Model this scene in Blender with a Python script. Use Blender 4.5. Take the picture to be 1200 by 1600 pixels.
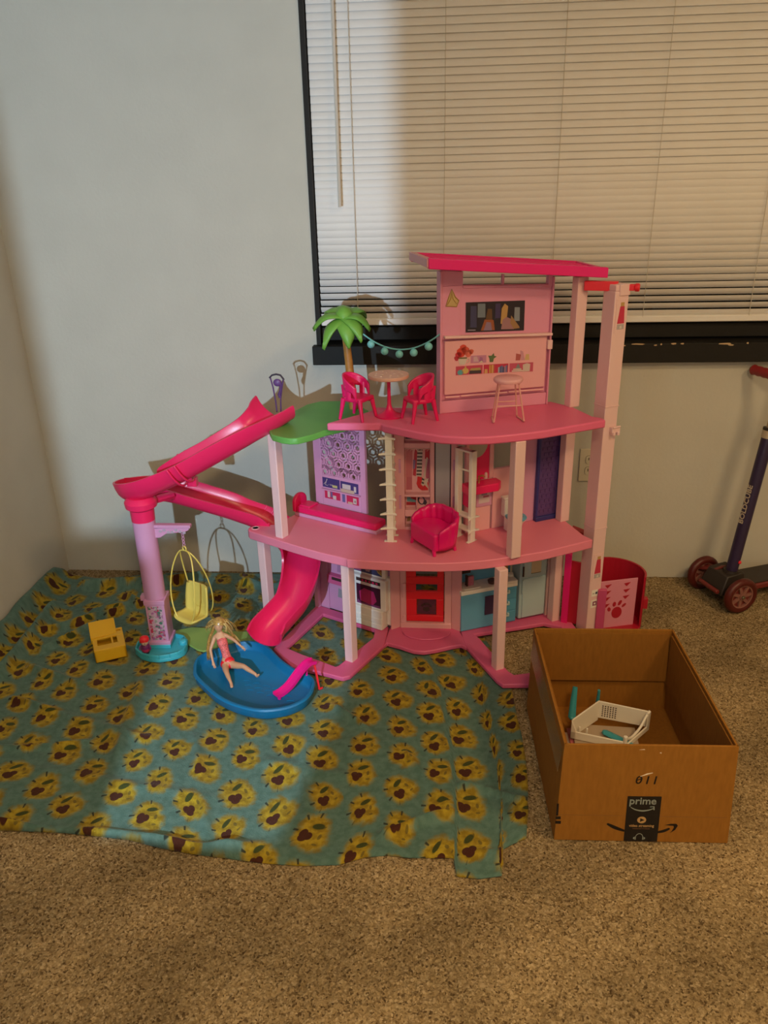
import bpy, bmesh, math, random
from mathutils import Vector, Matrix, noise
import numpy as np
for o in list(bpy.data.objects): bpy.data.objects.remove(o)
SC = bpy.context.scene
COL = SC.collection
random.seed(7)

# ---------------------------------------------------------------- camera
PITCH, ROLL, YAW = 0.39513, -0.02431, -0.08029
cam = bpy.data.cameras.new('camera'); cam_o = bpy.data.objects.new('camera', cam); COL.objects.link(cam_o)
_f = Vector((math.sin(YAW)*math.cos(PITCH), math.cos(YAW)*math.cos(PITCH), -math.sin(PITCH)))
_r = Vector((math.cos(YAW), -math.sin(YAW), 0)); _u = _r.cross(_f)
_r2 = math.cos(ROLL)*_r + math.sin(ROLL)*_u; _u2 = -math.sin(ROLL)*_r + math.cos(ROLL)*_u
M = Matrix((_r2, _u2, -_f)).transposed().to_4x4(); M.translation = (0, -2.513, 1.293)
cam_o.matrix_world = M
cam.sensor_fit = 'VERTICAL'; cam.sensor_height = 36; cam.lens = 36*1220/1600; cam.clip_start = 0.02
SC.camera = cam_o

# ---------------------------------------------------------------- world, exposure
w = bpy.data.worlds.new('night'); SC.world = w; w.use_nodes = True
w.node_tree.nodes['Background'].inputs[0].default_value = (1.0, 0.80, 0.55, 1)
w.node_tree.nodes['Background'].inputs[1].default_value = 0.02
vs = SC.view_settings
vs.view_transform = 'Standard'; vs.look = 'None'; vs.gamma = 1; vs.use_curve_mapping = False
vs.exposure = 0.0

def lamp(name, kind, loc, power, color, size, rot=None):
    l = bpy.data.lights.new(name, kind); l.energy = power; l.color = color
    if kind == 'POINT': l.shadow_soft_size = size
    else: l.shape = 'DISK'; l.size = size
    o = bpy.data.objects.new(name, l); COL.objects.link(o); o.location = loc
    if rot: o.rotation_euler = rot
    return o
# cool white bulb that shines through the slot in the added partition
COOL = lamp('cool_bulb', 'POINT', (-0.57, -2.7, 1.0), 140.0, (0.58, 0.80, 1.0), 0.011)
# warm ceiling lamp on the right, then one added behind to fill the left
WARM = [(1.50, -2.00, 2.375), (0.35, -3.05, 2.375)]
for p, e in zip(WARM, (25.0, 35.0)): lamp('ceiling_and_fill_bulb', 'AREA', p, e, (1.0, 0.68, 0.34), 0.45)

# ---------------------------------------------------------------- materials
MATS = {}
def mat(name, col, rough=0.45, spec=0.5, var=0.0, vscale=40, bump=0.0, bscale=200, metal=0.0, trans=0.0, alpha=1.0, emit=None):
    if name in MATS: return MATS[name]
    m = bpy.data.materials.new(name); m.use_nodes = True; nt = m.node_tree; N = nt.nodes; L = nt.links
    b = N['Principled BSDF']
    b.inputs['Base Color'].default_value = (*col, 1); b.inputs['Roughness'].default_value = rough
    b.inputs['Specular IOR Level'].default_value = spec; b.inputs['Metallic'].default_value = metal
    b.inputs['Transmission Weight'].default_value = trans; b.inputs['Alpha'].default_value = alpha
    if emit:
        b.inputs['Emission Color'].default_value = (*emit[:3], 1); b.inputs['Emission Strength'].default_value = emit[3]
    if var or bump:
        tc = N.new('ShaderNodeTexCoord')
    if var:
        n = N.new('ShaderNodeTexNoise'); n.inputs['Scale'].default_value = vscale; n.inputs['Detail'].default_value = 4
        L.new(tc.outputs['Object'], n.inputs['Vector'])
        r = N.new('ShaderNodeMapRange'); r.inputs['From Min'].default_value = .3; r.inputs['From Max'].default_value = .7
        r.inputs['To Min'].default_value = 1-var; r.inputs['To Max'].default_value = 1+var
        L.new(n.outputs['Fac'], r.inputs['Value'])
        mx = N.new('ShaderNodeVectorMath'); mx.operation = 'SCALE'; mx.inputs[0].default_value = col
        L.new(r.outputs[0], mx.inputs['Scale']); L.new(mx.outputs[0], b.inputs['Base Color'])
    if bump:
        n2 = N.new('ShaderNodeTexNoise'); n2.inputs['Scale'].default_value = bscale; n2.inputs['Detail'].default_value = 3
        L.new(tc.outputs['Object'], n2.inputs['Vector'])
        bp = N.new('ShaderNodeBump'); bp.inputs['Strength'].default_value = bump; bp.inputs['Distance'].default_value = 0.002
        L.new(n2.outputs['Fac'], bp.inputs['Height']); L.new(bp.outputs[0], b.inputs['Normal'])
    MATS[name] = m
    return m

# ---------------------------------------------------------------- mesh builder
class MB:
    """collects shapes and links them as ONE mesh object"""
    def __init__(s, T=None):
        s.v = []; s.f = []; s.fm = []; s.mats = []; s.c = 0; s.T = T or Matrix()
    def m(s, material):
        if material not in s.mats: s.mats.append(material)
        s.c = s.mats.index(material); return s
    def add(s, V, F):
        k = len(s.v); s.v += [s.T @ Vector(p) for p in V]
        s.f += [tuple(i+k for i in f) for f in F]; s.fm += [s.c]*len(F); return s
    def box(s, x0, x1, y0, y1, z0, z1):
        return s.add([(x0,y0,z0),(x1,y0,z0),(x1,y1,z0),(x0,y1,z0),(x0,y0,z1),(x1,y0,z1),(x1,y1,z1),(x0,y1,z1)],
                     [(0,3,2,1),(4,5,6,7),(0,1,5,4),(1,2,6,5),(2,3,7,6),(3,0,4,7)])
    def hexa(s, b, t):
        return s.add(list(b)+list(t), [(0,3,2,1),(4,5,6,7),(0,1,5,4),(1,2,6,5),(2,3,7,6),(3,0,4,7)])
    def prism(s, pts, z0, z1):
        n = len(pts); A = sum(pts[i][0]*pts[(i+1)%n][1]-pts[(i+1)%n][0]*pts[i][1] for i in range(n))
        if A < 0: pts = pts[::-1]
        V = [(x,y,z0) for x,y in pts]+[(x,y,z1) for x,y in pts]
        return s.add(V, [tuple(range(n))[::-1], tuple(range(n,2*n))]+[(i,(i+1)%n,(i+1)%n+n,i+n) for i in range(n)])
    def plate(s, pts, y0, y1):
        """prism standing upright: pts are (x, z), thickness along y"""
        T = s.T; s.T = T @ Matrix(((1,0,0,0),(0,0,1,0),(0,1,0,0),(0,0,0,1))); s.prism(pts, y0, y1); s.T = T; return s
    def tube(s, P, r, n=8, closed=False, flat=1.0):
        P = [Vector(p) for p in P]; k = len(P); R = r if isinstance(r, (list, tuple)) else [r]*k
        V = []; F = []; up = None
        for i, p in enumerate(P):
            a = P[(i-1) % k] if (closed or i) else p; b = P[(i+1) % k] if (closed or i < k-1) else p
            t = (b-a).normalized()
            if up is None:
                up = Vector((0,0,1)) if abs(t.z) < .9 else Vector((1,0,0))
            up = (up - t*up.dot(t)).normalized(); sd = t.cross(up)
            for j in range(n):
                an = 2*math.pi*j/n
                V.append(p + R[i]*(math.cos(an)*sd + flat*math.sin(an)*up))
        m = k if closed else k-1
        for i in range(m):
            for j in range(n):
                a = i*n+j; b = i*n+(j+1) % n; c = ((i+1) % k)*n+(j+1) % n; d = ((i+1) % k)*n+j
                F.append((a,b,c,d))
        if not closed: F += [tuple(range(n))[::-1], tuple(range((k-1)*n, k*n))]
        return s.add(V, F)
    def lathe(s, prof, c=(0,0,0), n=24, ax=None):
        T = s.T; s.T = T @ Matrix.Translation(c) @ (ax or Matrix())
        V = []; F = []; k = len(prof)
        for r, z in prof:
            for j in range(n):
                a = 2*math.pi*j/n; V.append((r*math.cos(a), r*math.sin(a), z))
        for i in range(k-1):
            for j in range(n): F.append((i*n+j, i*n+(j+1)%n, (i+1)*n+(j+1)%n, (i+1)*n+j))
        ring = tuple(prof[0]) == tuple(prof[-1])
        if prof[0][0] > 1e-6 and not ring: F.append(tuple(range(n))[::-1])
        if prof[-1][0] > 1e-6 and not ring: F.append(tuple(range((k-1)*n, k*n)))
        s.add(V, F); s.T = T; return s
    def ball(s, c, r, n=12, k=8, sc=(1,1,1)):
        return s.lathe([(max(1e-7, r*math.sin(math.pi*i/k)), -r*math.cos(math.pi*i/k)) for i in range(k+1)], c, n,
                       Matrix.Diagonal((*sc, 1)))
    def grid(s, fn, nu, nv):
        V = [fn(i/nu, j/nv) for j in range(nv+1) for i in range(nu+1)]
        return s.add(V, [(j*(nu+1)+i, j*(nu+1)+i+1, (j+1)*(nu+1)+i+1, (j+1)*(nu+1)+i) for j in range(nv) for i in range(nu)])
    def sweep(s, P, sect, ups=None):
        """sweep a closed section (list of (side, up)) along P, keeping up vertical"""
        P = [Vector(p) for p in P]; V = []; F = []
        for i, p in enumerate(P):
            t = (P[min(i+1,len(P)-1)]-P[max(i-1,0)]).normalized(); th = Vector((t.x,t.y,0)).normalized()
            sd = Vector((th.y,-th.x,0)); up = sd.cross(t).normalized()
            sc = sect(i) if callable(sect) else sect; n = len(sc)
            V += [p + sd*a + up*b for a, b in sc]
        for i in range(len(P)-1):
            for j in range(n): F.append((i*n+j, i*n+(j+1)%n, (i+1)*n+(j+1)%n, (i+1)*n+j))
        F += [tuple(range(n))[::-1], tuple(range((len(P)-1)*n, len(P)*n))]
        return s.add(V, F)
    def done(s, name, parent=None, material=None, smooth=False, bevel=0, solid=0, sub=0, off=None, seg=2):
        if material is not None and not s.mats: s.m(material)
        me = bpy.data.meshes.new(name)
        if off is None: off = OFF.get(parent.name, Vector()) if parent else Vector()
        me.from_pydata([tuple(p-off) for p in s.v], [], s.f)
        for mt in s.mats: me.materials.append(mt)
        if len(s.mats) > 1: me.polygons.foreach_set('material_index', s.fm)
        bm = bmesh.new(); bm.from_mesh(me); bmesh.ops.recalc_face_normals(bm, faces=bm.faces)
        bm.to_mesh(me); bm.free()
        o = bpy.data.objects.new(name, me); COL.objects.link(o); OFF[o.name] = off
        if parent: o.parent = parent
        if smooth or bevel:
            me.polygons.foreach_set('use_smooth', [True]*len(me.polygons))
            try: me.set_sharp_from_angle(angle=math.radians(smooth if smooth and smooth is not True else 40))
            except Exception: pass
        if bevel:
            b = o.modifiers.new('bevel', 'BEVEL'); b.width = bevel; b.segments = seg; b.limit_method = 'ANGLE'; b.angle_limit = math.radians(35)
            b.harden_normals = False
        if solid:
            b = o.modifiers.new('solid', 'SOLIDIFY'); b.thickness = solid; b.offset = 0
        if sub:
            b = o.modifiers.new('sub', 'SUBSURF'); b.levels = sub; b.render_levels = sub
        return o
OFF = {}
def tag(o, label, cat, group=None):
    o['label'] = label; o['category'] = cat
    if group: o['group'] = group
    return o
def thing(name, label, cat, loc, rz=0, group=None, local=False):
    o = bpy.data.objects.new(name, None); COL.objects.link(o); o.location = loc; o.rotation_euler = (0,0,rz)
    o.empty_display_size = .02
    OFF[o.name] = Vector() if local else Vector(loc)
    return tag(o, label, cat, group)
def struct(o): o['kind'] = 'structure'; return o
def part(o, label=None):
    if label: o['label'] = label
    return o
def copy_tree(o, parent=None):
    c = o.copy(); COL.objects.link(c); OFF[c.name] = OFF.get(o.name, Vector())
    if parent: c.parent = parent
    for ch in o.children: copy_tree(ch, c)
    return c
def frame(o, d):
    """wall frame: x along the wall, y = out of the wall towards the viewer, z up"""
    d = Vector((*d,0)).normalized(); n = Vector((d.y,-d.x,0))
    T = Matrix.Identity(4); T.col[0][:3] = d; T.col[1][:3] = n; T.col[2][:3] = (0,0,1); T.col[3][:3] = (o[0],o[1],0)
    return T
def spline(P, k=6):
    P = [Vector(p) for p in P]; out = []
    for i in range(len(P)-1):
        a = P[max(i-1,0)]; b = P[i]; c = P[i+1]; d = P[min(i+2,len(P)-1)]
        for j in range(k):
            t = j/k; out.append(.5*((2*b)+(c-a)*t+(2*a-5*b+4*c-d)*t*t+(3*b-a-3*c+d)*t**3))
    out.append(P[-1]); return out
def text(body, name, parent, T, size, material, align='CENTER', bold=0.0, shear=0, sx=1.0, depth=0.0003):
    c = bpy.data.curves.new(name, 'FONT'); c.body = body; c.size = size; c.align_x = align; c.align_y = 'CENTER'
    c.offset = bold; c.shear = shear; c.extrude = depth; c.materials.append(material); c.resolution_u = 3
    t = bpy.data.objects.new(name, c); COL.objects.link(t); bpy.context.view_layer.update()
    me = bpy.data.meshes.new_from_object(t.evaluated_get(bpy.context.evaluated_depsgraph_get())); bpy.data.objects.remove(t)
    o = bpy.data.objects.new(name, me); COL.objects.link(o)
    off = OFF.get(parent.name, Vector()); o.parent = parent
    o.matrix_local = Matrix.Translation(-off) @ T @ Matrix.Diagonal((sx,1,1,1))
    return o

# ================================================================ room shell
wall_m = mat('wall paint', (0.56,0.54,0.475), .75, .3, var=.03, vscale=6, bump=.35, bscale=90)
black_m = mat('black painted wood', (0.012,0.010,0.008), .65, .3, bump=.25, bscale=120)
def carpet_material():
    m = bpy.data.materials.new('carpet'); m.use_nodes = True; nt = m.node_tree; N = nt.nodes; L = nt.links; b = N['Principled BSDF']
    b.inputs['Roughness'].default_value = .95; b.inputs['Specular IOR Level'].default_value = .1
    tc = N.new('ShaderNodeTexCoord')
    v = N.new('ShaderNodeTexVoronoi'); v.inputs['Scale'].default_value = 270; L.new(tc.outputs['Object'], v.inputs['Vector'])
    cr = N.new('ShaderNodeValToRGB'); e = cr.color_ramp.elements
    e[0].position = 0; e[0].color = (.095,.06,.03,1); e[1].position = 1; e[1].color = (.47,.36,.215,1)
    for p, c in ((.18,(.215,.15,.075,1)),(.55,(.31,.225,.118,1)),(.85,(.37,.275,.15,1))):
        q = cr.color_ramp.elements.new(p); q.color = c
    sx = N.new('ShaderNodeSeparateColor'); L.new(v.outputs['Color'], sx.inputs[0]); L.new(sx.outputs[0], cr.inputs[0])
    n = N.new('ShaderNodeTexNoise'); n.inputs['Scale'].default_value = 5; n.inputs['Detail'].default_value = 3; L.new(tc.outputs['Object'], n.inputs['Vector'])
    r = N.new('ShaderNodeMapRange'); r.inputs['From Min'].default_value = .35; r.inputs['From Max'].default_value = .65
    r.inputs['To Min'].default_value = .78; r.inputs['To Max'].default_value = 1.16; L.new(n.outputs[0], r.inputs[0])
    s = N.new('ShaderNodeVectorMath'); s.operation = 'SCALE'; L.new(cr.outputs[0], s.inputs[0]); L.new(r.outputs[0], s.inputs['Scale'])
    L.new(s.outputs[0], b.inputs['Base Color'])
    n2 = N.new('ShaderNodeTexNoise'); n2.inputs['Scale'].default_value = 260; n2.inputs['Detail'].default_value = 2; L.new(tc.outputs['Object'], n2.inputs['Vector'])
    bp = N.new('ShaderNodeBump'); bp.inputs['Strength'].default_value = .8; bp.inputs['Distance'].default_value = .004
    L.new(n2.outputs[0], bp.inputs['Height']); L.new(bp.outputs[0], b.inputs['Normal'])
    return m
CARPET = carpet_material()
LX = -1.385                                     # left wall
fl = MB(); fl.box(LX-.1, 2.7, -4.2, .12, -.08, -.004); fl = struct(fl.done('floor', None, CARPET))
# the carpet pile in the part of the room in view: a fine displaced sheet
def carpet_pile():
    x0, x1, y0, y1, st = LX, 1.25, -1.80, 0.0, .0048
    nx = int((x1-x0)/st); ny = int((y1-y0)/st)
    rng = np.random.default_rng(3)
    X, Y = np.meshgrid(np.linspace(x0,x1,nx+1), np.linspace(y0,y1,ny+1))
    Z = rng.random(X.shape)*.0065 - .0042
    X = X + (rng.random(X.shape)-.5)*st*.7; Y = Y + (rng.random(X.shape)-.5)*st*.7
    X[:,0] = x0; X[:,-1] = x1; Y[0] = y0; Y[-1] = y1; Z[0] = -.004; Z[:,-1] = -.004
    co = np.stack([X,Y,Z],-1).reshape(-1,3).astype(np.float32)
    i = np.arange(nx)[None,:]+np.arange(ny)[:,None]*(nx+1)
    F = np.stack([i,i+1,i+nx+2,i+nx+1],-1).reshape(-1,4).astype(np.int32)
    me = bpy.data.meshes.new('carpet_pile'); me.vertices.add(len(co)); me.vertices.foreach_set('co', co.ravel())
    me.loops.add(F.size); me.loops.foreach_set('vertex_index', F.ravel())
    me.polygons.add(len(F)); me.polygons.foreach_set('loop_start', np.arange(0,F.size,4,dtype=np.int32)); me.polygons.foreach_set('loop_total', np.full(len(F),4,np.int32))
    me.update(); me.materials.append(CARPET)
    o = bpy.data.objects.new('carpet_pile', me); COL.objects.link(o)
    o.parent = fl
    o['kind'] = 'stuff'
carpet_pile()
# window opening x -.405 .. 1.62, z .80 .. 2.02
WX0, WX1, WZ0, WZ1 = -.405, 1.62, .80, 2.04
b = MB(); b.box(LX-.1, WX0, 0, .12, 0, 2.4); b.box(WX1, 2.7, 0, .12, 0, 2.4); b.box(WX0, WX1, 0, .12, 0, WZ0); b.box(WX0, WX1, 0, .12, WZ1, 2.4)
struct(b.done('wall_back', None, wall_m))
b = MB(); b.box(LX-.12, LX, -4.2, 0, 0, 2.4); struct(b.done('wall_left', None, wall_m))
b = MB(); b.box(2.6, 2.72, -4.2, 0, 0, 2.4); struct(b.done('wall_right', None, wall_m))
b = MB(); b.box(LX-.1, 2.7, -4.32, -4.2, 0, 2.4); struct(b.done('wall_front', None, wall_m))
b = MB(); b.box(LX-.1, 2.7, -4.3, .12, 2.4, 2.5); struct(b.done('ceiling', None, mat('ceiling paint', (.7,.68,.62), .8)))
# unseen partition added to cut the cool light: slot above two low blocks
b = MB(); b.box(LX, -.714, -2.25, -2.19, 0, 2.4); b.box(-.714, -.633, -2.25, -2.19, 0, .84); b.box(-.633, -.491, -2.25, -2.19, 0, .645); b.box(-.491, -.42, -3.0, -2.19, 0, 2.4)
struct(b.done('wall_light_blocker', None, wall_m))
# window: black lining, sill, glass
win = MB(); win.box(WX0-.001, WX0+.013, -.004, .12, WZ0, WZ1); win.box(WX1-.02, WX1, -.004, .12, WZ0, WZ1); win.box(WX0, WX1, -.004, .12, WZ1-.02, WZ1)
win.box(WX0, WX1, .03, .075, .835, .875)
win = struct(win.done('window_1', None, black_m))
sb = MB(); sb.grid(lambda u,v: (WX0+.012+u*(WX1-WX0-.03), .07, .87+v*1.15), 1, 1)
sb.done('window_pane', win, mat('night glass', (.01,.012,.015), .05, .5))
# sill: worn black board; chips of bare wood along its edge
sill = MB(); sill.box(-.417, 1.66, -.034, .0, .766, .826); sill.box(-.405, 1.62, 0, .12, .80, .826)
sill = struct(sill.done('trim_1', None, black_m, bevel=.002))
ch = MB(); chm = mat('bare chipped wood', (.55,.38,.22), .8)
ch.m(chm)
for cx, l, dz in ((.60,.055,.002),(.525,.02,.0),(.655,.012,-.004),(.672,.006,.0),(.71,.02,.003),(.735,.014,.002),(.865,.045,0),(.88,.02,-.006),(.50,.03,-.002),(.56,.012,-.005),(.93,.008,.002)):
    k = 7; pts = []
    for j in range(k):
        a = 2*math.pi*j/k; pts.append((cx+l*.5*math.cos(a)*random.uniform(.7,1.1), .8235+dz*.6+.0035*math.sin(a)*random.uniform(.4,1)))
    ch.plate(pts, -.0349, -.0338)
ch.done('paint_chip', sill); 

# ---------------------------------------------------------------- blind
slat_m = mat('ivory blind slat', (.80,.77,.74), .5, .4, var=.02, vscale=8)
blind = thing('window_blind', 'ivory horizontal mini blind closed over the black framed window', 'blind', (0,.02,2.0))
BX0, BX1 = WX0+.016, WX1-.03
PIT = .0206; z = .912; k = 0
proto = None
while z < 1.99:
    if proto is None:
        s_ = MB(); n = 4; pts = []
        for j in range(n+1):
            t = j/n-.5; a = math.radians(90)
            bow = .0016*(1-4*t*t)
            wy = -t*.0226*math.cos(a) - bow*math.sin(a); wz = t*.0226*math.sin(a) - bow*math.cos(a)
            pts.append((wy, wz))
        nx = 12
        V = []; F = []
        for i in range(nx+1):
            x = BX0+(BX1-BX0)*i/nx
            for wy, wz in pts: V.append((x, wy, wz))
        for i in range(nx):
            for j in range(n): F.append((i*(n+1)+j, (i+1)*(n+1)+j, (i+1)*(n+1)+j+1, i*(n+1)+j+1))
        s_.add(V, F); o = s_.done('slat', blind, slat_m, smooth=80, off=Vector((0,0,0))); proto = o
    else:
        o = proto.copy(); COL.objects.link(o)
    o.location = (0, random.uniform(-.0004,.0004), z-2.0)
    k_ = max(0, min(1, (z-.95)/.40)); o.rotation_euler.x = math.radians(38*(1-k_)-13*k_ if z < 1.35 else -13); z += PIT*(1.0 if z > .99 else 1.0)
s_ = MB(); s_.box(BX0, BX1, .006, .032, .884, .904); s_.done('bottom_rail', blind, slat_m, bevel=.003)
s_ = MB(); s_.box(BX0, BX1, .0, .04, 1.985, 2.02); s_.done('head_rail', blind, slat_m, bevel=.002)
cord_m = mat('blind cord', (.6,.55,.47), .8)
for cx in (-.27, .333, .937):
    s_ = MB(); s_.tube([(cx,.007,.9),(cx,.007,2.0)], .0011, 5); s_.done('ladder_cord', blind, cord_m)
for cx in (0.0, .617, 1.25): 
    s_ = MB(); s_.tube([(cx,.0065,.9),(cx+.002,.0065,2.0)], .0009, 5); s_.done('ladder_cord', blind, cord_m)
s_ = MB(); s_.tube([(-.3125,-.010,1.238),(-.3115,-.006,1.5),(-.3105,-.002,2.0)], .0052, 6); s_.done('tilt_wand', blind, mat('wand plastic', (.62,.58,.52), .35), smooth=30)

# ---------------------------------------------------------------- wall outlet
ou_m = mat('ivory outlet plastic', (.66,.60,.46), .4)
ou = thing('wall_outlet', 'ivory double power outlet low on the wall behind the pink elevator tower', 'outlet', (.4925,0,.361))
s_ = MB(); s_.box(.4565,.5275,-.006,0,.361,.475); s_.done('cover_plate', ou, ou_m, bevel=.002)
dk = mat('dark slot', (.02,.015,.01), .8)
for zc in (.4375,.3985):
    s_ = MB(); pts = [(.4925+.0165*math.copysign(abs(math.cos(a))**.7,math.cos(a)), zc+.0145*math.copysign(abs(math.sin(a))**.6,math.sin(a))) for a in [2*math.pi*i/20 for i in range(20)]]
    s_.m(ou_m).plate(pts, -.0085, -.0055)
    r_ = s_.done('receptacle', ou)
    s_ = MB(); s_.m(dk); s_.box(.4845,.4870,-.0088,-.008,zc-.001,zc+.008); s_.box(.4985,.5008,-.0088,-.008,zc,zc+.008)
    s_.plate([(.4925+.0026*math.cos(a), zc-.008+.0026*math.sin(a)) for a in [i*math.pi/4 for i in range(8)]], -.0088, -.008)
    s_.done('socket_slot', r_)
    s_ = MB(); s_.m(dk); ring = [(x*1.05-.4925*.05, z_*1.05-zc*.05) for x, z_ in pts]; s_.plate(ring, -.0063, -.0055); s_.done('groove', r_)

# ================================================================ blanket
def blanket_material():
    m = bpy.data.materials.new('paw print plush'); m.use_nodes = True; nt = m.node_tree; N = nt.nodes; L = nt.links; b = N['Principled BSDF']
    b.inputs['Roughness'].default_value = .85; b.inputs['Specular IOR Level'].default_value = .15
    b.inputs['Sheen Weight'].default_value = .15; b.inputs['Sheen Roughness'].default_value = .4
    def out(n, i=0): return n.outputs[i]
    def put(sock, v):
        if isinstance(v, (int,float)): sock.default_value = v
        elif isinstance(v, tuple): sock.default_value = v
        else: L.new(v, sock)
    def mt(op, a, b_=0.0, c=None):
        n = N.new('ShaderNodeMath'); n.operation = op; put(n.inputs[0], a); put(n.inputs[1], b_)
        if c is not None: put(n.inputs[2], c)
        return n.outputs[0]
    def comb(x,y,z=0.0):
        n = N.new('ShaderNodeCombineXYZ'); put(n.inputs[0],x); put(n.inputs[1],y); put(n.inputs[2],z); return n.outputs[0]
    def mix(f, a, c):
        n = N.new('ShaderNodeMix'); n.data_type = 'RGBA'; put(n.inputs[0], f); put(n.inputs[6], a); put(n.inputs[7], c); return n.outputs[2]
    def step(v, e0, e1):
        n = N.new('ShaderNodeMapRange'); n.interpolation_type = 'SMOOTHSTEP'; put(n.inputs[0], v); n.inputs[1].default_value = e0; n.inputs[2].default_value = e1
        return n.outputs[0]
    uv = N.new('ShaderNodeUVMap'); uv.uv_map = 'cloth'
    nz = N.new('ShaderNodeTexNoise'); nz.inputs['Scale'].default_value = 5; nz.inputs['Detail'].default_value = 1; L.new(uv.outputs[0], nz.inputs['Vector'])
    wv = N.new('ShaderNodeVectorMath'); wv.operation = 'MULTIPLY_ADD'; L.new(nz.outputs['Color'], wv.inputs[0]); wv.inputs[1].default_value = (.05,.05,0); L.new(uv.outputs[0], wv.inputs[2])
    sp = N.new('ShaderNodeSeparateXYZ'); L.new(wv.outputs[0], sp.inputs[0])
    gx, gy = mt('DIVIDE', sp.outputs[0], .090), mt('DIVIDE', sp.outputs[1], .064)
    gy = mt('DIVIDE', sp.outputs[1], .116); col = mt('FLOOR', gx); gy = mt('ADD', gy, mt('MULTIPLY', mt('FLOORED_MODULO', col, 2.0), .5)); row = mt('FLOOR', gy)
    wn = N.new('ShaderNodeTexWhiteNoise'); wn.noise_dimensions = '2D'; L.new(comb(col,row), wn.inputs['Vector'])
    rs = N.new('ShaderNodeSeparateColor'); L.new(wn.outputs['Color'], rs.inputs[0])
    lx = mt('SUBTRACT', mt('SUBTRACT', mt('FRACT', gx), .5), mt('MULTIPLY', mt('SUBTRACT', rs.outputs[0], .5), .14))
    ly = mt('SUBTRACT', mt('SUBTRACT', mt('FRACT', gy), .5), mt('MULTIPLY', mt('SUBTRACT', rs.outputs[1], .5), .14))
    a = mt('MULTIPLY', mt('SUBTRACT', rs.outputs[2], .5), 1.3); ca, sa = mt('COSINE', a), mt('SINE', a)
    x = mt('SUBTRACT', mt('MULTIPLY', lx, ca), mt('MULTIPLY', ly, sa)); y = mt('ADD', mt('MULTIPLY', lx, sa), mt('MULTIPLY', ly, ca))
    def ell(cx, cy, rx, ry, ang=0.0):
        dx, dy = mt('SUBTRACT', x, cx), mt('SUBTRACT', y, cy)
        c, s = math.cos(ang), math.sin(ang)
        ex = mt('DIVIDE', mt('ADD', mt('MULTIPLY', dx, c), mt('MULTIPLY', dy, s)), rx)
        ey = mt('DIVIDE', mt('SUBTRACT', mt('MULTIPLY', dy, c), mt('MULTIPLY', dx, s)), ry)
        return mt('SQRT', mt('ADD', mt('MULTIPLY', ex, ex), mt('MULTIPLY', ey, ey)))
    n3 = N.new('ShaderNodeTexNoise'); n3.inputs['Scale'].default_value = 60; n3.inputs['Detail'].default_value = 2; L.new(uv.outputs[0], n3.inputs['Vector'])
    fuzz = mt('MULTIPLY', mt('SUBTRACT', n3.outputs[0], .5), .9)
    halo = mt('MINIMUM', ell(-.06,.08,.33,.28), mt('MINIMUM', ell(.08,-.08,.30,.27), ell(-.1,-.14,.22,.22)))
    yel = step(mt('ADD', halo, fuzz), 1.35, .75)
    pad = mt('MINIMUM', mt('MINIMUM', ell(-.155,-.10,.085,.09,.5), ell(-.03,-.09,.085,.085,-.5)), ell(-.09,-.165,.095,.095))
    brown = step(pad, 1.12, .92)
    eye = step(ell(-.02,.16,.14,.058,.5), 1.15, .85)
    ch1 = step(ell(.17,.03,.035,.06,.3), 1.2, .8); ch2 = step(ell(.22,-.14,.05,.025,.4), 1.2, .8); ch3 = step(ell(.10,.20,.06,.02,.9), 1.2,.8)
    marks = mt('MAXIMUM', ch1, mt('MAXIMUM', ch2, ch3))
    # small lashes standing out of the left and top of each motif
    th = mt('ARCTAN2', y, mt('ADD', x, .02)); rr = ell(-.02, 0, 1, 1)
    ray = step(mt('ABSOLUTE', mt('SUBTRACT', mt('FRACT', mt('MULTIPLY', th, 1.27)), .5)), .10, .05)
    band = mt('MULTIPLY', step(rr, .30, .33), step(rr, .45, .42))
    side = step(mt('SUBTRACT', mt('MULTIPLY', y, .35), x), .03, .08)
    lash = mt('MULTIPLY', mt('MULTIPLY', ray, band), side)
    teal = mix(step(n3.outputs[0], .3, .7), (.076,.148,.122,1), (.106,.192,.162,1))
    ye = mix(step(n3.outputs[0], .3, .75), (.22,.145,.012,1), (.43,.31,.022,1))
    c = mix(yel, teal, ye)
    c = mix(mt('MULTIPLY', marks, .75), c, (.10,.075,.02,1))
    c = mix(eye, c, (.045,.055,.014,1)); c = mix(brown, c, (.060,.018,.010,1)); c = mix(mt('MULTIPLY', lash, .9), c, (.02,.025,.02,1))
    L.new(c, b.inputs['Base Color'])
    n4 = N.new('ShaderNodeTexNoise'); n4.inputs['Scale'].default_value = 300; n4.inputs['Detail'].default_value = 2; L.new(uv.outputs[0], n4.inputs['Vector'])
    bp = N.new('ShaderNodeBump'); bp.inputs['Strength'].default_value = .5; bp.inputs['Distance'].default_value = .003; L.new(n4.outputs[0], bp.inputs['Height']); L.new(bp.outputs[0], b.inputs['Normal'])
    return m
def lerp_list(P, t):
    t = max(0, min(.999999, t))*(len(P)-1); i = int(t); f = t-i
    return (P[i][0]*(1-f)+P[i+1][0]*f, P[i][1]*(1-f)+P[i+1][1]*f)
def resample(P, n):
    d = [0]
    for a, c in zip(P, P[1:]): d.append(d[-1]+math.dist(a, c))
    out = []; j = 0
    for i in range(n+1):
        s = d[-1]*i/n
        while j < len(P)-2 and d[j+1] < s: j += 1
        f = (s-d[j])/max(1e-9, d[j+1]-d[j]); out.append((P[j][0]*(1-f)+P[j+1][0]*f, P[j][1]*(1-f)+P[j+1][1]*f))
    return out
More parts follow.
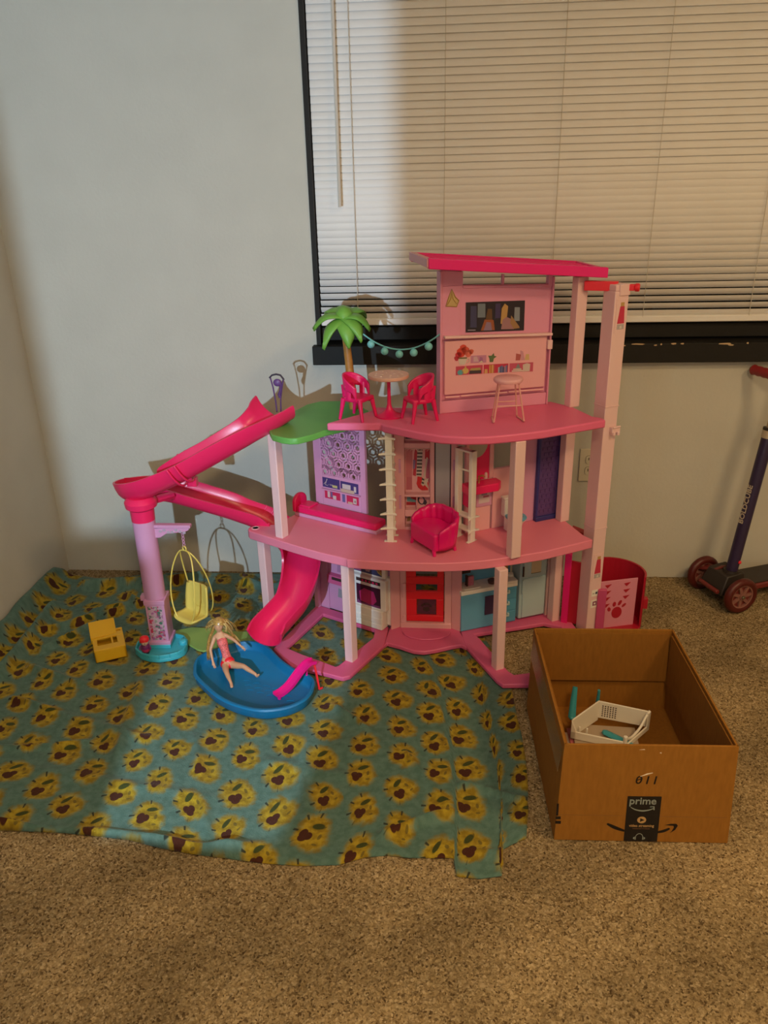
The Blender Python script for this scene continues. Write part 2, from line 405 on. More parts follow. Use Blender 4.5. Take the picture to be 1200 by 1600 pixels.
FRONT = [(-1.38,-1.235),(-1.1,-1.255),(-.97,-1.262),(-.823,-1.262),(-.673,-1.274),(-.60,-1.292),(-.522,-1.306),(-.44,-1.314),(-.354,-1.322),(-.28,-1.324),(-.207,-1.318),(-.156,-1.296),(-.11,-1.288),(-.0625,-1.292),(0,-1.290),(.028,-1.288),(.034,-1.335),(.08,-1.338),(.127,-1.328),(.122,-1.268),(.153,-1.245),(.184,-1.228)]
RIGHT = [(.184,-1.228),(.196,-1.15),(.203,-1.07),(.207,-.98),(.205,-.887),(.199,-.79),(.196,-.70),(.185,-.60),(.155,-.50),(.13,-.42),(.10,-.30),(.06,-.15),(.03,-.035)]
BACK = [(-1.382,-.085),(-1.33,-.05),(-1.25,-.07),(-1.15,-.06),(-1.07,-.028),(-.95,-.02),(-.8,-.016),(-.6,-.018),(-.4,-.02),(-.2,-.02),(.03,-.035)]
LEFT = [(-1.38,-1.235),(-1.382,-1.0),(-1.383,-.7),(-1.383,-.45),(-1.383,-.25),(-1.382,-.085)]
RIDGE = [((-1.25,-.16),(-.98,-.10),.022,.018),((-1.02,-.13),(-.86,-.06),.018,.016),((-1.375,-.12),(-1.375,-1.2),.040,.030),((-1.30,-.30),(-1.27,-.70),.022,.022),((-1.28,-.45),(-1.05,-.30),.012,.016),
    ((-1.15,-.33),(-.95,-.22),.013,.016),((-1.22,-.55),(-1.10,-.40),.012,.013),((-1.18,-.80),(-.98,-.86),.009,.014),((-1.1,-1.0),(-.9,-.97),.008,.014),((-.70,-.33),(-.62,-.22),.010,.012),((-1.10,-.20),(-.98,-.27),.012,.012),((-.55,-.20),(-.36,-.24),.010,.012),((-.95,-.22),(-.72,-.19),.012,.015),((-.7,-.10),(-.45,-.13),.014,.016),((-.40,-.12),(-.1,-.10),.010,.016),
    ((-1.36,-1.225),(-.45,-1.29),.016,.020),((-.95,-1.08),(-.55,-1.15),.006,.02),((-1.05,-.85),(-.75,-.95),.008,.018),((-.85,-.70),(-.80,-1.0),.010,.015),
    ((-.62,-.95),(-.5,-1.25),.006,.014),((-.28,-.80),(-.08,-.98),.009,.010),((-.08,-.98),(.03,-1.16),.010,.010),((.02,-1.16),(-.12,-1.23),.012,.012),((.05,-1.08),(.19,-1.12),.010,.010),
    ((-.34,-.95),(-.30,-1.2),.005,.014),((.06,-1.28),(.13,-1.28),.010,.010),((-.9,-.30),(-.6,-.27),.010,.014),((-1.2,-.65),(-1.02,-.72),.010,.016),((-.42,-1.02),(-.2,-1.06),.004,.02)]
FLAT = [(-.62,-.46,.30),(-.32,-.50,.17),(-.05,-.52,.20),(.12,-.60,.14),(-.51,-.68,.23),(-.85,-.54,.12),(-.97,-.53,.08),(.02,-.40,.2),(-.35,-.36,.14)]
def cloth_z(x, y):
    z = .005 + .0030*noise.noise((x*6, y*6, 1)) + .0015*noise.noise((x*15, y*15, 4))
    big = .007*max(0, noise.noise((x*3.1+5, y*9+x*3, 7)))
    r = 0
    for a, c, h, wd in RIDGE:
        dx, dy = c[0]-a[0], c[1]-a[1]; l2 = dx*dx+dy*dy; t = max(-.12, min(1.12, ((x-a[0])*dx+(y-a[1])*dy)/l2))
        wob = .018*noise.noise((x*7, y*7, a[0]*9))
        h *= 1.75; wd *= .8; d = math.hypot(x-a[0]-t*dx+wob, y-a[1]-t*dy-wob)
        e = 1 if 0 <= t <= 1 else max(0, 1-abs(t-.5-math.copysign(.5,t-.5))*8)
        r = max(r, h*e*math.exp(-(d/wd)**2))
    k = 1.0
    for fx, fy, fr in FLAT:
        d = math.hypot(x-fx, y-fy)
        k = min(k, max(0, min(1, (d-fr*.85)/(fr*.3))))
    return z*(.6+.4*k) + (big+r)*k
def make_blanket():
    nu, nv = 250, 190
    f, bk, lf, rt = resample(FRONT, nu), resample(BACK, nu), resample(LEFT, nv), resample(RIGHT, nv)
    V = []; UV = []
    for j in range(nv+1):
        v = j/nv
        for i in range(nu+1):
            u = i/nu
            x = (1-v)*f[i][0]+v*bk[i][0]+(1-u)*lf[j][0]+u*rt[j][0]-((1-u)*(1-v)*f[0][0]+u*(1-v)*f[nu][0]+(1-u)*v*bk[0][0]+u*v*bk[nu][0])
            y = (1-v)*f[i][1]+v*bk[i][1]+(1-u)*lf[j][1]+u*rt[j][1]-((1-u)*(1-v)*f[0][1]+u*(1-v)*f[nu][1]+(1-u)*v*bk[0][1]+u*v*bk[nu][1])
            e = min(1, min(u*nu+2, (1-u)*nu, v*nv, (1-v)*nv)/2)
            V.append((x, y, cloth_z(x, y)*e + .0035*(1-e))); UV.append((-1.39+u*1.60, -1.32+v*1.30))
    F = [(j*(nu+1)+i, j*(nu+1)+i+1, (j+1)*(nu+1)+i+1, (j+1)*(nu+1)+i) for j in range(nv) for i in range(nu)]
    me = bpy.data.meshes.new('plush_blanket'); me.from_pydata(V, [], F); me.materials.append(blanket_material())
    ul = me.uv_layers.new(name='cloth'); vi = np.empty(len(me.loops), np.int32); me.loops.foreach_get('vertex_index', vi)
    ul.data.foreach_set('uv', np.array(UV, np.float32)[vi].ravel())
    me.polygons.foreach_set('use_smooth', [True]*len(me.polygons))
    o = bpy.data.objects.new('plush_blanket', me); COL.objects.link(o)
    s_ = o.modifiers.new('solid', 'SOLIDIFY'); s_.thickness = .003; s_.offset = -1
    tag(o, 'teal plush blanket with yellow paw prints spread rumpled over the carpet', 'blanket')
make_blanket()

# ================================================================ dollhouse
floor_m = mat('rose pink plastic', (.78,.22,.33), .42, .4, bump=.06, bscale=300)
floor3_m = mat('deep rose plastic', (.76,.14,.29), .42, .4, bump=.06, bscale=300)
pale_m = mat('pale pink plastic', (.80,.54,.55), .4, .4)
lav_m = mat('lavender plastic', (.62,.30,.50), .4, .4)
panelp_m = mat('light pink panel plastic', (.78,.41,.45), .4, .4)
base_m = mat('orchid pink plastic', (.66,.115,.27), .4, .4)
hot_m = mat('hot pink plastic', (.80,.012,.13), .35, .5)
fuch_m = mat('fuchsia plastic', (.80,.012,.20), .35, .5)
red_m = mat('red pink plastic', (.80,.015,.03), .35, .5)
crim_m = mat('crimson plastic', (.42,.010,.030), .35, .5)
white_m = mat('cream white plastic', (.85,.82,.77), .4, .4)
blue_m = mat('sky blue plastic', (.13,.38,.60), .4, .4)
lblue_m = mat('pale blue plastic', (.42,.56,.60), .4, .4)
navy_m = mat('indigo plastic', (.035,.035,.19), .4, .4)
purp_m = mat('purple translucent plastic', (.10,.05,.20), .3, .5)
green_m = mat('leaf green plastic', (.13,.40,.085), .45, .4)
darkgap_m = mat('dark brown gap', (.05,.02,.02), .8)
GZ = .008
LWF = frame((-.406,-.274), (.879,-.477)); RWF = frame((.0935,-.433), (.895,.446)); CF = frame((-.1532,-.4226), (1,-.02))
PF = frame((-.0028,-.4193), (.949,.315)); TF = frame((.441,-.41), (.895,.446)); KF = frame((.0603,-.4303), (.922,.387)) @ Matrix.Diagonal((1.085,1,1,1))
house = thing('dollhouse', 'three storey pink plastic dollhouse with pale pillars and a hot pink roof', 'dollhouse', (-.05,-.45,GZ))

# base: left frame, middle step, right frame
def ring_bars(pts, inner, name, lab=None):
    s_ = MB(); n = len(pts)
    V = [(x,y,z) for z in (GZ, GZ+.014) for P in (pts, inner) for x,y in P]; F = []
    for i in range(n):
        j = (i+1) % n; F += [(i,j,n+j,n+i),(2*n+i,2*n+j,3*n+j,3*n+i),(i,j,2*n+j,2*n+i),(n+i,n+j,3*n+j,3*n+i)]
    s_.add(V, F)
    return part(s_.done(name, house, base_m, bevel=.003), lab)
Lo = [(-.502,-.541),(-.43,-.632),(-.339,-.658),(-.275,-.683),(-.255,-.673),(-.171,-.513),(-.163,-.405),(-.41,-.272)]
Li = [(-.462,-.535),(-.41,-.568),(-.355,-.598),(-.303,-.628),(-.295,-.622),(-.207,-.47),(-.205,-.422),(-.38,-.33)]
ring_bars(Lo, Li, 'base_frame')
Ro = [(.0767,-.5128),(.1545,-.677),(.17,-.698),(.24,-.694),(.30,-.66),(.43,-.45),(.40,-.33),(.33,-.295),(.05,-.41)]
Ri = [(.116,-.462),(.19,-.632),(.205,-.650),(.25,-.638),(.27,-.625),(.385,-.44),(.37,-.385),(.32,-.365),(.10,-.438)]
ring_bars(Ro, Ri, 'base_frame')
s_ = MB(); s_.prism([(-.171,-.513),(-.162,-.497),(-.1246,-.513),(-.0816,-.537),(-.05,-.541),(-.0173,-.531),(.0321,-.508),(.0589,-.499),(.0767,-.5128),(.06,-.40),(-.16,-.40)], GZ, GZ+.014)
step_ = s_.done('door_step', house, base_m, bevel=.003)
s_ = MB(); arc = [(-.045+.075*math.cos(a), -.432-.05*math.sin(a)) for a in [math.pi*i/12 for i in range(13)]]
s_.prism(arc, GZ+.014, GZ+.019); s_.done('step_plate', step_, base_m, bevel=.002)

# pillars
def pillar(x, y, T, z0, z1, wd=.027, dp=.029, material=pale_m):
    s_ = MB(Matrix.Translation((x,y,0)) @ Matrix(((T[0][0],T[0][1],0,0),(T[1][0],T[1][1],0,0),(0,0,1,0),(0,0,0,1))))
    s_.box(-wd/2, wd/2, -dp/2, dp/2, z0, z1)
    return s_.done('pillar', house, material, bevel=.0025)
Z2B, Z2, Z3B, Z3 = .336, .362, .689, .711
pillar(-.2605,-.6005+.012, LWF, GZ+.01, Z2B+.001)
pillar(.161,-.613, RWF, GZ+.01, Z2B+.001)
pillar(-.536,-.41, LWF, GZ+.01, Z2B+.001)
pillar(-.4625,-.474, LWF, Z2-.001, .672)
pillar(.193,-.590, RWF, Z2-.001, Z3B+.001, .030)
pillar(.352,-.338, RWF, GZ+.01, Z2B+.001, .028)
pillar(.358,-.338, RWF, Z2-.001, Z3B+.001, .03)
pillar(.362,-.338, RWF, Z3-.001, 1.062, .032)

# floors
F2 = [(-.574,-.412),(-.5745,-.428),(-.567,-.441),(-.50,-.483),(-.4162,-.536),(-.3359,-.582),(-.2566,-.6185),(-.2566,-.623),(-.19,-.633),(-.1198,-.6395),(0,-.640),(.06,-.633),(.1197,-.619),(.20,-.592),(.2787,-.5613),(.3728,-.5095),(.424,-.4795),(.402,-.447),(.372,-.362),(.345,-.29),(.10,-.40),(-.16,-.395),(-.43,-.25),(-.4525,-.306),(-.497,-.391),(-.5565,-.398)]
s_ = MB(); s_.prism(F2, Z2B, Z2); f2 = s_.done('middle_floor', house, floor_m, bevel=.004)
s_ = MB(); s_.lathe([(.0125,Z2),(.0125,Z2+.0012),(.009,Z2+.0012),(.009,Z2)], (-.5535,-.418,0), 16); s_.done('peg_ring', f2, pale_m)
F3 = [(-.310,-.507),(-.164,-.510),(-.155,-.527),(-.119,-.552),(-.06,-.594),(-.002,-.625),(.06,-.634),(.117,-.630),(.19,-.607),(.257,-.580),(.345,-.531),(.430,-.483),(.424,-.462),(.402,-.447),(.362,-.345),(.31,-.288),(.0,-.395),(-.09,-.352),(-.19,-.346),(-.205,-.39),(-.25,-.44)]
s_ = MB(); s_.prism(F3, Z3B, Z3); f3 = s_.done('upper_floor', house, floor3_m, bevel=.004)
ISL = [(-.470,-.496),(-.468,-.44),(-.4626,-.395),(-.4356,-.30),(-.41,-.225),(-.3757,-.19),(-.316,-.187),(-.264,-.2215),(-.218,-.295),(-.20,-.37),(-.27,-.46),(-.3163,-.50),(-.3415,-.538),(-.3785,-.572),(-.40,-.574),(-.4221,-.566),(-.4536,-.540)]
s_ = MB(); s_.prism(ISL, .671, .6885); part(s_.done('roof_garden', house, green_m, bevel=.003), 'leaf green roof garden platform')

# ---- ground floor, left wing: lavender shelf wall and white console
s_ = MB(LWF); s_.box(-.004,.30,-.02,-.008,GZ+.01,Z2B); s_.box(-.004,.012,-.02,.012,GZ+.01,Z2B); s_.box(.012,.045,-.008,-.003,GZ+.01,Z2B)
wl = s_.done('side_wall', house, lav_m, bevel=.002)
for z0, z1 in ((.205,.24),(.125,.155)):
    s_ = MB(LWF); s_.m(base_m); s_.box(.052,.18,-.008,.012,z0,z1); sh = s_.done('wall_shelf', wl, bevel=.0015)
    s_ = MB(LWF); s_.m(darkgap_m); s_.box(.072,.125,.0118,.0128,z0+.016,z0+.026); s_.done('shelf_slot', wl)
s_ = MB(LWF)
for u, z0, c in ((.092,.162,'mauve print'),(.09,.07,'grey print')):
    mm = mat(c, (.42,.20,.36) if c[0]=='m' else (.30,.28,.32), .6); s_.m(mm)
    s_.plate([(u-.012,z0),(u+.014,z0),(u+.016,z0+.025),(u-.008,z0+.034)], -.008, -.0072)
s_.done('sticker', wl)
s_ = MB(LWF @ Matrix.Translation((0,0,-.013))); s_.m(white_m)
s_.box(.150,.273,-.005,.03,.036,.10); s_.box(.150,.283,-.005,.024,.10,.205); s_.box(.150,.275,-.005,.012,.205,Z2B+.010); s_.box(.273,.288,-.02,.006,.045,.21)
con = part(s_.done('media_console', house, bevel=.003), 'cream white media console with screens')
s_ = MB(LWF @ Matrix.Translation((0,0,-.013))); s_.m(mat('screen dark', (.05,.008,.03), .3)); s_.box(.176,.264,.024,.0250,.108,.176)
s_.m(mat('screen magenta patch', (.42,.02,.13), .4)); s_.plate([(.19,.118),(.235,.112),(.25,.13),(.24,.16),(.205,.165),(.186,.15)], .0250,.0254)  # flat magenta patch on the dark screen
s_.m(mat('screen rim violet', (.20,.05,.17), .5)); s_.plate([(.176,.108),(.264,.108),(.262,.116),(.19,.112),(.18,.122)], .0250,.0255); s_.done('console_screen', con)
s_ = MB(LWF @ Matrix.Translation((0,0,-.013))); s_.m(darkgap_m); s_.box(.176,.264,.024,.0248,.186,.197)
for k in range(5): s_.m(hot_m); s_.box(.196+k*.013,.203+k*.013,.0248,.0252,.188,.194)
s_.done('console_slot', con)
s_ = MB(LWF @ Matrix.Translation((0,0,-.013))); s_.m(mat('print navy', (.05,.06,.16), .5)); s_.box(.160,.263,.012,.0125,.212,.30)
for c, pts in (((.55,.42,.10),[(.20,.30),(.212,.30),(.263,.225),(.263,.215),(.25,.222)]),((.45,.07,.03),[(.235,.235),(.263,.218),(.263,.240),(.245,.26)]),((.42,.43,.55),[(.185,.25),(.205,.262),(.212,.30),(.19,.30)]),((.45,.28,.30),[(.205,.218),(.218,.218),(.224,.232),(.213,.244),(.20,.236)]),((.30,.06,.14),[(.162,.215),(.19,.215),(.18,.24),(.162,.25)]),((.40,.45,.58),[(.235,.29),(.262,.27),(.262,.30),(.236,.30)])):
    s_.m(mat('print %s'%str(c), c, .5)); s_.plate(pts, .0125, .013)
s_.done('picture_screen', con)
s_ = MB(LWF @ Matrix.Translation((0,0,-.013))); s_.m(white_m)
for k in range(2): s_.box(.152,.271,.03,.0325,.037+k*.021,.054+k*.021)
s_.done('console_ledge', con, bevel=.0015)

# ---- ground floor, middle: doorway with red door
s_ = MB(CF); s_.m(panelp_m)
s_.hexa([(-.002,0,GZ+.012),(.026,-.02,GZ+.012),(.026,-.05,GZ+.012),(-.002,-.05,GZ+.012)], [(-.002,0,Z2B),(.026,-.02,Z2B),(.026,-.05,Z2B),(-.002,-.05,Z2B)])
s_.hexa([(.184,-.02,GZ+.012),(.214,0,GZ+.012),(.214,-.05,GZ+.012),(.184,-.05,GZ+.012)], [(.184,-.02,Z2B),(.214,0,Z2B),(.214,-.05,Z2B),(.184,-.05,Z2B)])
s_.box(.026,.045,-.05,-.022,GZ+.012,Z2B); s_.box(.162,.184,-.05,-.022,GZ+.012,Z2B); s_.box(.026,.184,-.05,-.016,GZ+.012,.038)
dw = s_.done('door_frame', house, bevel=.002)
def holed(s_, x0, x1, z0, z1, holes, y0, y1):
    """upright sheet with rectangular holes: holes sorted from the bottom, one per row"""
    zc = z0
    for hx0, hx1, hz0, hz1 in holes:
        if hz0 > zc: s_.box(x0, x1, y0, y1, zc, hz0)
        s_.box(x0, hx0, y0, y1, hz0, hz1); s_.box(hx1, x1, y0, y1, hz0, hz1); zc = hz1
    s_.box(x0, x1, y0, y1, zc, z1)
s_ = MB(CF); holed(s_, .044, .160, .040, Z2B-.01, [(.077,.137,.062,.118),(.075,.140,.146,.170),(.075,.140,.194,.222),(.075,.140,.245,.272),(.075,.140,.292,.315)], -.036, -.026)
dr = part(s_.done('front_door', dw, red_m, bevel=.0015), 'bright red door with window openings')
s_ = MB(CF); s_.m(mat('tinted pane', (.16,.03,.08), .2, .5, alpha=.55)); s_.box(.078,.136,-.033,-.031,.063,.117); s_.done('door_pane', dw)
s_ = MB(CF); s_.m(darkgap_m)
for cx, cz, r in ((.106,.082,.011),(.094,.094,.005),(.102,.099,.005),(.111,.099,.005),(.119,.093,.005)): s_.plate([(cx+r*math.cos(a), cz+r*.8*math.sin(a)) for a in [i*math.pi/5 for i in range(10)]], -.0305,-.0295)
s_.done('paw_emblem', dw)
s_ = MB(CF)
for z0, z1 in ((.125,.175),(.05,.062),(.26,.30)): s_.box(.034,.044,-.030,-.019,z0,z1)
s_.done('door_hinge', dw, panelp_m, bevel=.001)

# ---- ground floor, right wing: kitchen
s_ = MB(KF); s_.m(blue_m); s_.box(.0,.172,-.055,0,.024,.148); kc = s_.done('kitchen_counter', house, bevel=.002)
part(kc, 'sky blue kitchen counter')
s_ = MB(KF); s_.m(white_m); s_.box(-.002,.172,-.055,.004,.150,.163); s_.box(.012,.06,-.04,-.004,.163,.166); s_.box(.128,.172,-.055,.004,.163,.170); s_.done('worktop', kc, bevel=.002)
s_ = MB(KF); s_.m(mat('oven glass', (.06,.035,.09), .3)); s_.box(.072,.122,0,.003,.068,.132); ov = s_.done('oven_door', kc, bevel=.001)
for k in range(3):
    s_ = MB(KF); s_.m(mat('mid blue plastic', (.09,.32,.50), .4, .4)); s_.box(.128,.170,0,.003,.028+k*.04,.064+k*.04); dd = s_.done('drawer', kc, bevel=.001)
    s_ = MB(KF); s_.m(lblue_m); s_.box(.124,.147,.003,.009,.050+k*.04,.056+k*.04); s_.box(.141,.147,.003,.009,.056+k*.04,.062+k*.04); s_.done('drawer_handle', kc, bevel=.001)
s_ = MB(KF); s_.m(blue_m); s_.box(0,.175,-.06,-.055,.16,Z2B); holed(s_, 0,.175,.16,Z2B,[],-.062,-.056); kw = s_.done('kitchen_wall', house)
s_ = MB(KF); s_.m(darkgap_m); s_.box(.0,.05,-.056,-.0545,.192,.245); s_.box(.062,.14,-.056,-.0545,.198,.26); s_.done('kitchen_window', kw)
s_ = MB(KF); s_.m(white_m); s_.lathe([(.007,.166),(.009,.168),(.008,.178),(.006,.176),(.005,.169)],(.165,-.03,0),10)
s_.m(mat('tap pink', (.5,.15,.22), .4)); s_.box(.028,.046,-.03,-.022,.163,.196)
s_.m(darkgap_m); s_.box(.024,.028,-.032,-.02,.163,.2); s_.done('sink_tap', kc)
s_ = MB(KF); s_.m(mat('pot brown', (.10,.05,.05), .5)); s_.lathe([(.012,.163),(.014,.172),(.012,.174)],(.103,-.02,0),12); s_.done('cooking_pot', kc)
s_ = MB(KF); s_.m(mat('box amber', (.60,.32,.10), .6)); s_.box(.150,.165,-.054,-.05,.185,.212); s_.m(mat('box mauve', (.45,.25,.35), .6)); s_.box(.150,.165,-.054,-.049,.212,.222); s_.done('food_packet', kc)
s_ = MB(KF); s_.m(lblue_m); s_.box(.180,.266,-.055,.0,.028,Z2B-.001); fr = part(s_.done('fridge', house, bevel=.003), 'pale blue fridge')
s_ = MB(KF); s_.m(lblue_m); s_.box(.189,.262,0,.004,.032,.168); s_.done('fridge_door', fr, bevel=.002)
s_ = MB(KF); s_.m(lblue_m); s_.box(.189,.262,0,.004,.173,Z2B-.006); s_.done('fridge_door', fr, bevel=.002)
s_ = MB(KF); s_.m(darkgap_m); s_.box(.186,.190,.003,.0065,.178,.212); s_.m(lblue_m); s_.box(.186,.190,.003,.007,.12,.165); s_.done('fridge_handle', fr)
s_ = MB(KF)
for c, bx in (((.62,.52,.34),(.213,.244,.185,.255)),((.10,.07,.04),(.213,.244,.253,.258)),((.10,.07,.04),(.213,.244,.183,.187)),((.55,.30,.08),(.219,.230,.200,.216)),((.14,.22,.18),(.228,.240,.212,.235)),((.52,.40,.12),(.236,.244,.218,.25)),((.12,.13,.22),(.216,.232,.24,.25))):
    s_.m(mat('print %s'%str(c), c, .6)); s_.box(bx[0],bx[1],.004,.0047+.0002*c[0],bx[2],bx[3])
s_.done('recipe_poster', fr)
s_ = MB(KF); s_.m(pale_m); s_.box(.268,.30,-.02,.0,GZ+.012,Z2B); s_.done('side_post', house, bevel=.002)

# ---- middle floor, left wing: lattice screen
HX = []
s_ = MB(LWF); s_.m(lav_m)
s_.box(.018,.046,-.012,0,Z2,.670); s_.box(.188,.206,-.012,0,Z2,.670); s_.box(.046,.188,-.012,0,Z2,.490); s_.box(.046,.188,-.012,0,.664,.670); s_.box(.018,.206,-.012,.004,Z2,.378)
ls = s_.done('lattice_screen', house, bevel=.0015)
s_ = MB(LWF); s_.m(lav_m)
R = .0205; cells = []
for r in range(-1, 8):
    for c in range(-1, 5):
        cells.append((.055+c*R*1.73+(r % 2)*R*.866, .498+r*R*1.5))
def clipseg(p, q, wd=.0016):
    x0,x1,z0,z1 = .045,.189,.489,.665
    k = 10; seg = []
    for i in range(k+1):
        t = i/k; a = (p[0]+(q[0]-p[0])*t, p[1]+(q[1]-p[1])*t)
        if x0 <= a[0] <= x1 and z0 <= a[1] <= z1: seg.append(a)
    if len(seg) > 1 and math.dist(seg[0], seg[-1]) > .003:
        a, c = seg[0], seg[-1]; d = math.dist(a,c); nx, nz = -(c[1]-a[1])/d*wd, (c[0]-a[0])/d*wd
        s_.plate([(a[0]+nx,a[1]+nz),(c[0]+nx,c[1]+nz),(c[0]-nx,c[1]-nz),(a[0]-nx,a[1]-nz)], -.009, -.003)
seen = set()
for cx, cz in cells:
    for rr, wd in ((R*1.0,.0026),(R*.52,.0026)):
        P = [(cx+rr*math.sin(math.pi/3*i), cz+rr*math.cos(math.pi/3*i)) for i in range(6)]
        for i in range(6):
            a, c = P[i], P[(i+1)%6]; key = tuple(sorted(((round(a[0],3),round(a[1],3)),(round(c[0],3),round(c[1],3)))))
            if key in seen: continue
            seen.add(key); clipseg(a, c, wd)
    P = [(cx+R*math.sin(math.pi/3*i), cz+R*math.cos(math.pi/3*i)) for i in range(6)]
    for i in (0,2,4): clipseg((cx+(P[i][0]-cx)*.5, cz+(P[i][1]-cz)*.5), P[i], .0024)
lt = s_.done('hexagon_lattice', ls)
s_ = MB(LWF)
inks = {'n':(.05,.035,.17),'r':(.52,.02,.09),'w':(.58,.50,.50),'o':(.55,.38,.30),'b':(.12,.12,.30),'p':(.58,.22,.36),'y':(.50,.46,.20)}
for c, x0, x1, z0, z1 in (('n',.048,.112,.450,.481),('n',.115,.180,.448,.480),('o',.116,.165,.445,.456),('w',.122,.152,.457,.472),('w',.164,.172,.452,.47),('y',.085,.103,.453,.461),('r',.054,.112,.414,.441),('w',.065,.074,.418,.438),('w',.085,.097,.415,.427),('b',.077,.083,.42,.438),('b',.120,.130,.413,.440),('r',.136,.180,.411,.438),('o',.140,.158,.411,.418),('w',.160,.172,.414,.432),('o',.164,.17,.418,.426)):
    s_.m(mat('shelf ink '+c, inks[c], .5)); k_ = .0004 if c not in 'nr' else 0
    s_.box(x0, x1, 0, .0006+k_, z0, z1)
s_.done('shelf_print', ls)
s_ = MB(LWF); s_.m(mat('shelf ink w', inks['w'], .5)); s_.T = LWF
s_.tube([(.053,.0016,.459),(.060,.0016,.466),(.067,.0016,.476),(.0655,.0016,.478),(.062,.0016,.466),(.058,.0016,.457),(.063,.0016,.4575),(.068,.0016,.456)], .0008, 4)
s_.tube([(.0700,.0016,.4600),(.0725,.0016,.4575),(.075,.0016,.4600),(.0725,.0016,.4625)], .0006, 4, closed=True)
s_.tube([(.0765,.0016,.4625),(.0785,.0016,.4575),(.0805,.0016,.4625)], .0006, 4)
s_.tube([(.082,.0016,.460),(.0855,.0016,.4605),(.0845,.0016,.4625),(.082,.0016,.4600),(.084,.0016,.4575),(.086,.0016,.458)], .0006, 4)
part(s_.done('love_sign', ls), 'white handwritten word Love on dark blue print')
s_ = MB(LWF); s_.m(lav_m); s_.box(.046,.188,0,.008,.442,.446); s_.done('screen_ledge', ls)

# ---- middle floor, centre: wardrobe and mirror
s_ = MB(CF); s_.m(panelp_m)
s_.box(.010,.046,-.03,-.002,Z2,Z3B); s_.box(.119,.131,-.03,0,Z2,Z3B); s_.box(.178,.197,-.03,0,Z2,Z3B); s_.box(.046,.119,-.03,-.024,Z2,Z3B)
s_.box(.046,.119,-.03,0,.614,.628); s_.box(.046,.119,-.03,0,.466,.473); s_.box(.046,.119,-.03,0,.405,.425); s_.box(.046,.119,-.03,0,Z2,.372); s_.box(.131,.178,-.03,-.006,Z2,.428)
s_.box(.079,.0815,-.024,-.002,.425,.466)
wd_ = s_.done('wardrobe', house, bevel=.0015)
s_ = MB(CF); s_.m(mat('mirror frame dark', (.03,.02,.04), .4)); s_.box(.131,.178,-.012,-.004,.428,Z3B); mf = s_.done('mirror_frame', wd_)
s_ = MB(CF); s_.m(mat('mirror foil', (.42,.43,.50), .35, .5, metal=.35)); s_.box(.1345,.1745,-.004,-.0032,.432,Z3B-.004); s_.done('mirror', wd_)
s_ = MB(CF); s_.m(lav_m)
for z0, z1 in ((.55,.58),(.44,.47)): s_.box(.184,.192,0,.004,z0,z1); s_.box(.030,.036,-.002,.002,z0-.01,z1)
s_.done('panel_notch', wd_)
s_ = MB(CF)
def ink(c): s_.m(mat('ink '+str(c), c, .55))
ink((.56,.17,.20)); s_.plate([(.049,.520),(.066,.518),(.068,.60),(.060,.606),(.05,.602)], -.0235,-.0225)
ink((.50,.13,.17)); s_.plate([(.049,.48),(.066,.48),(.066,.518),(.05,.52)], -.0235,-.0228)
ink((.48,.03,.06)); s_.plate([(.069,.525),(.077,.522),(.082,.595),(.076,.604),(.073,.59)], -.0235,-.0222)
ink((.25,.15,.32)); s_.plate([(.069,.545),(.075,.545),(.077,.57),(.070,.572)], -.0235,-.0219)
ink((.50,.02,.045)); s_.plate([(.103,.575),(.116,.575),(.117,.604),(.104,.606)], -.0235,-.0222)
ink((.40,.09,.16)); s_.plate([(.106,.52),(.116,.50),(.117,.575),(.108,.575)], -.0235,-.0224)
for k in range(16):
    ink((.07,.05,.06) if k % 2 else (.60,.55,.50)); z0 = .520+k*.0053; o_ = .0005*k
    s_.box(.079+o_*.4,.0935+o_*.45,-.0235,-.0215,z0,z0+.0053)
ink((.60,.50,.42)); s_.plate([(.098,.515),(.103,.515),(.112,.578),(.108,.58)], -.0235,-.0212)
ink((.62,.02,.03)); s_.plate([(.079,.500),(.084,.487),(.094,.479),(.112,.480),(.114,.50),(.108,.512),(.098,.506),(.094,.52),(.082,.522),(.081,.51)], -.0235,-.0210)
ink((.62,.52,.45)); s_.plate([(.092,.498),(.098,.492),(.103,.496),(.113,.484),(.110,.502),(.114,.516),(.103,.512),(.098,.518),(.095,.51)], -.0235,-.0206)
ink((.05,.04,.05)); s_.plate([(.0945,.512),(.1015,.509),(.1015,.514),(.095,.517)], -.0235,-.0203); s_.plate([(.0935,.501),(.1005,.499),(.1005,.504),(.094,.506)], -.0235,-.0203)
ink((.12,.30,.34)); s_.plate([(.051,.462),(.059,.465),(.0625,.452),(.076,.447),(.076,.441),(.051,.444)], -.0235,-.0225)
ink((.40,.015,.03)); s_.plate([(.049,.441),(.076,.441),(.076,.432),(.049,.432)], -.0235,-.0228); s_.plate([(.062,.465),(.078,.465),(.078,.447),(.0625,.453)], -.0235,-.0228)
ink((.06,.05,.09)); s_.tube([(.093+.009*math.cos(a), -.023, .447+.012*math.sin(a)-.2*.009*math.cos(a)) for a in [i*math.pi/8 for i in range(16)]], .0018, 4, closed=True)
s_.plate([(.097,.438),(.104,.433),(.109,.440),(.106,.449),(.10,.447)], -.0235,-.0215)
ink((.30,.18,.06)); s_.plate([(.051,.392),(.062,.398),(.06,.382),(.05,.38)], -.0235,-.0225); ink((.16,.04,.10)); s_.plate([(.064,.38),(.08,.382),(.08,.402),(.066,.40)], -.0235,-.0225)
ink((.07,.06,.12)); s_.box(.049,.085,-.0235,-.022,.634,.66)
s_.done('closet_print', wd_)
s_ = MB(CF); s_.m(pale_m); s_.tube([(.047,-.012,.608),(.118,-.012,.608)], .0016, 6)
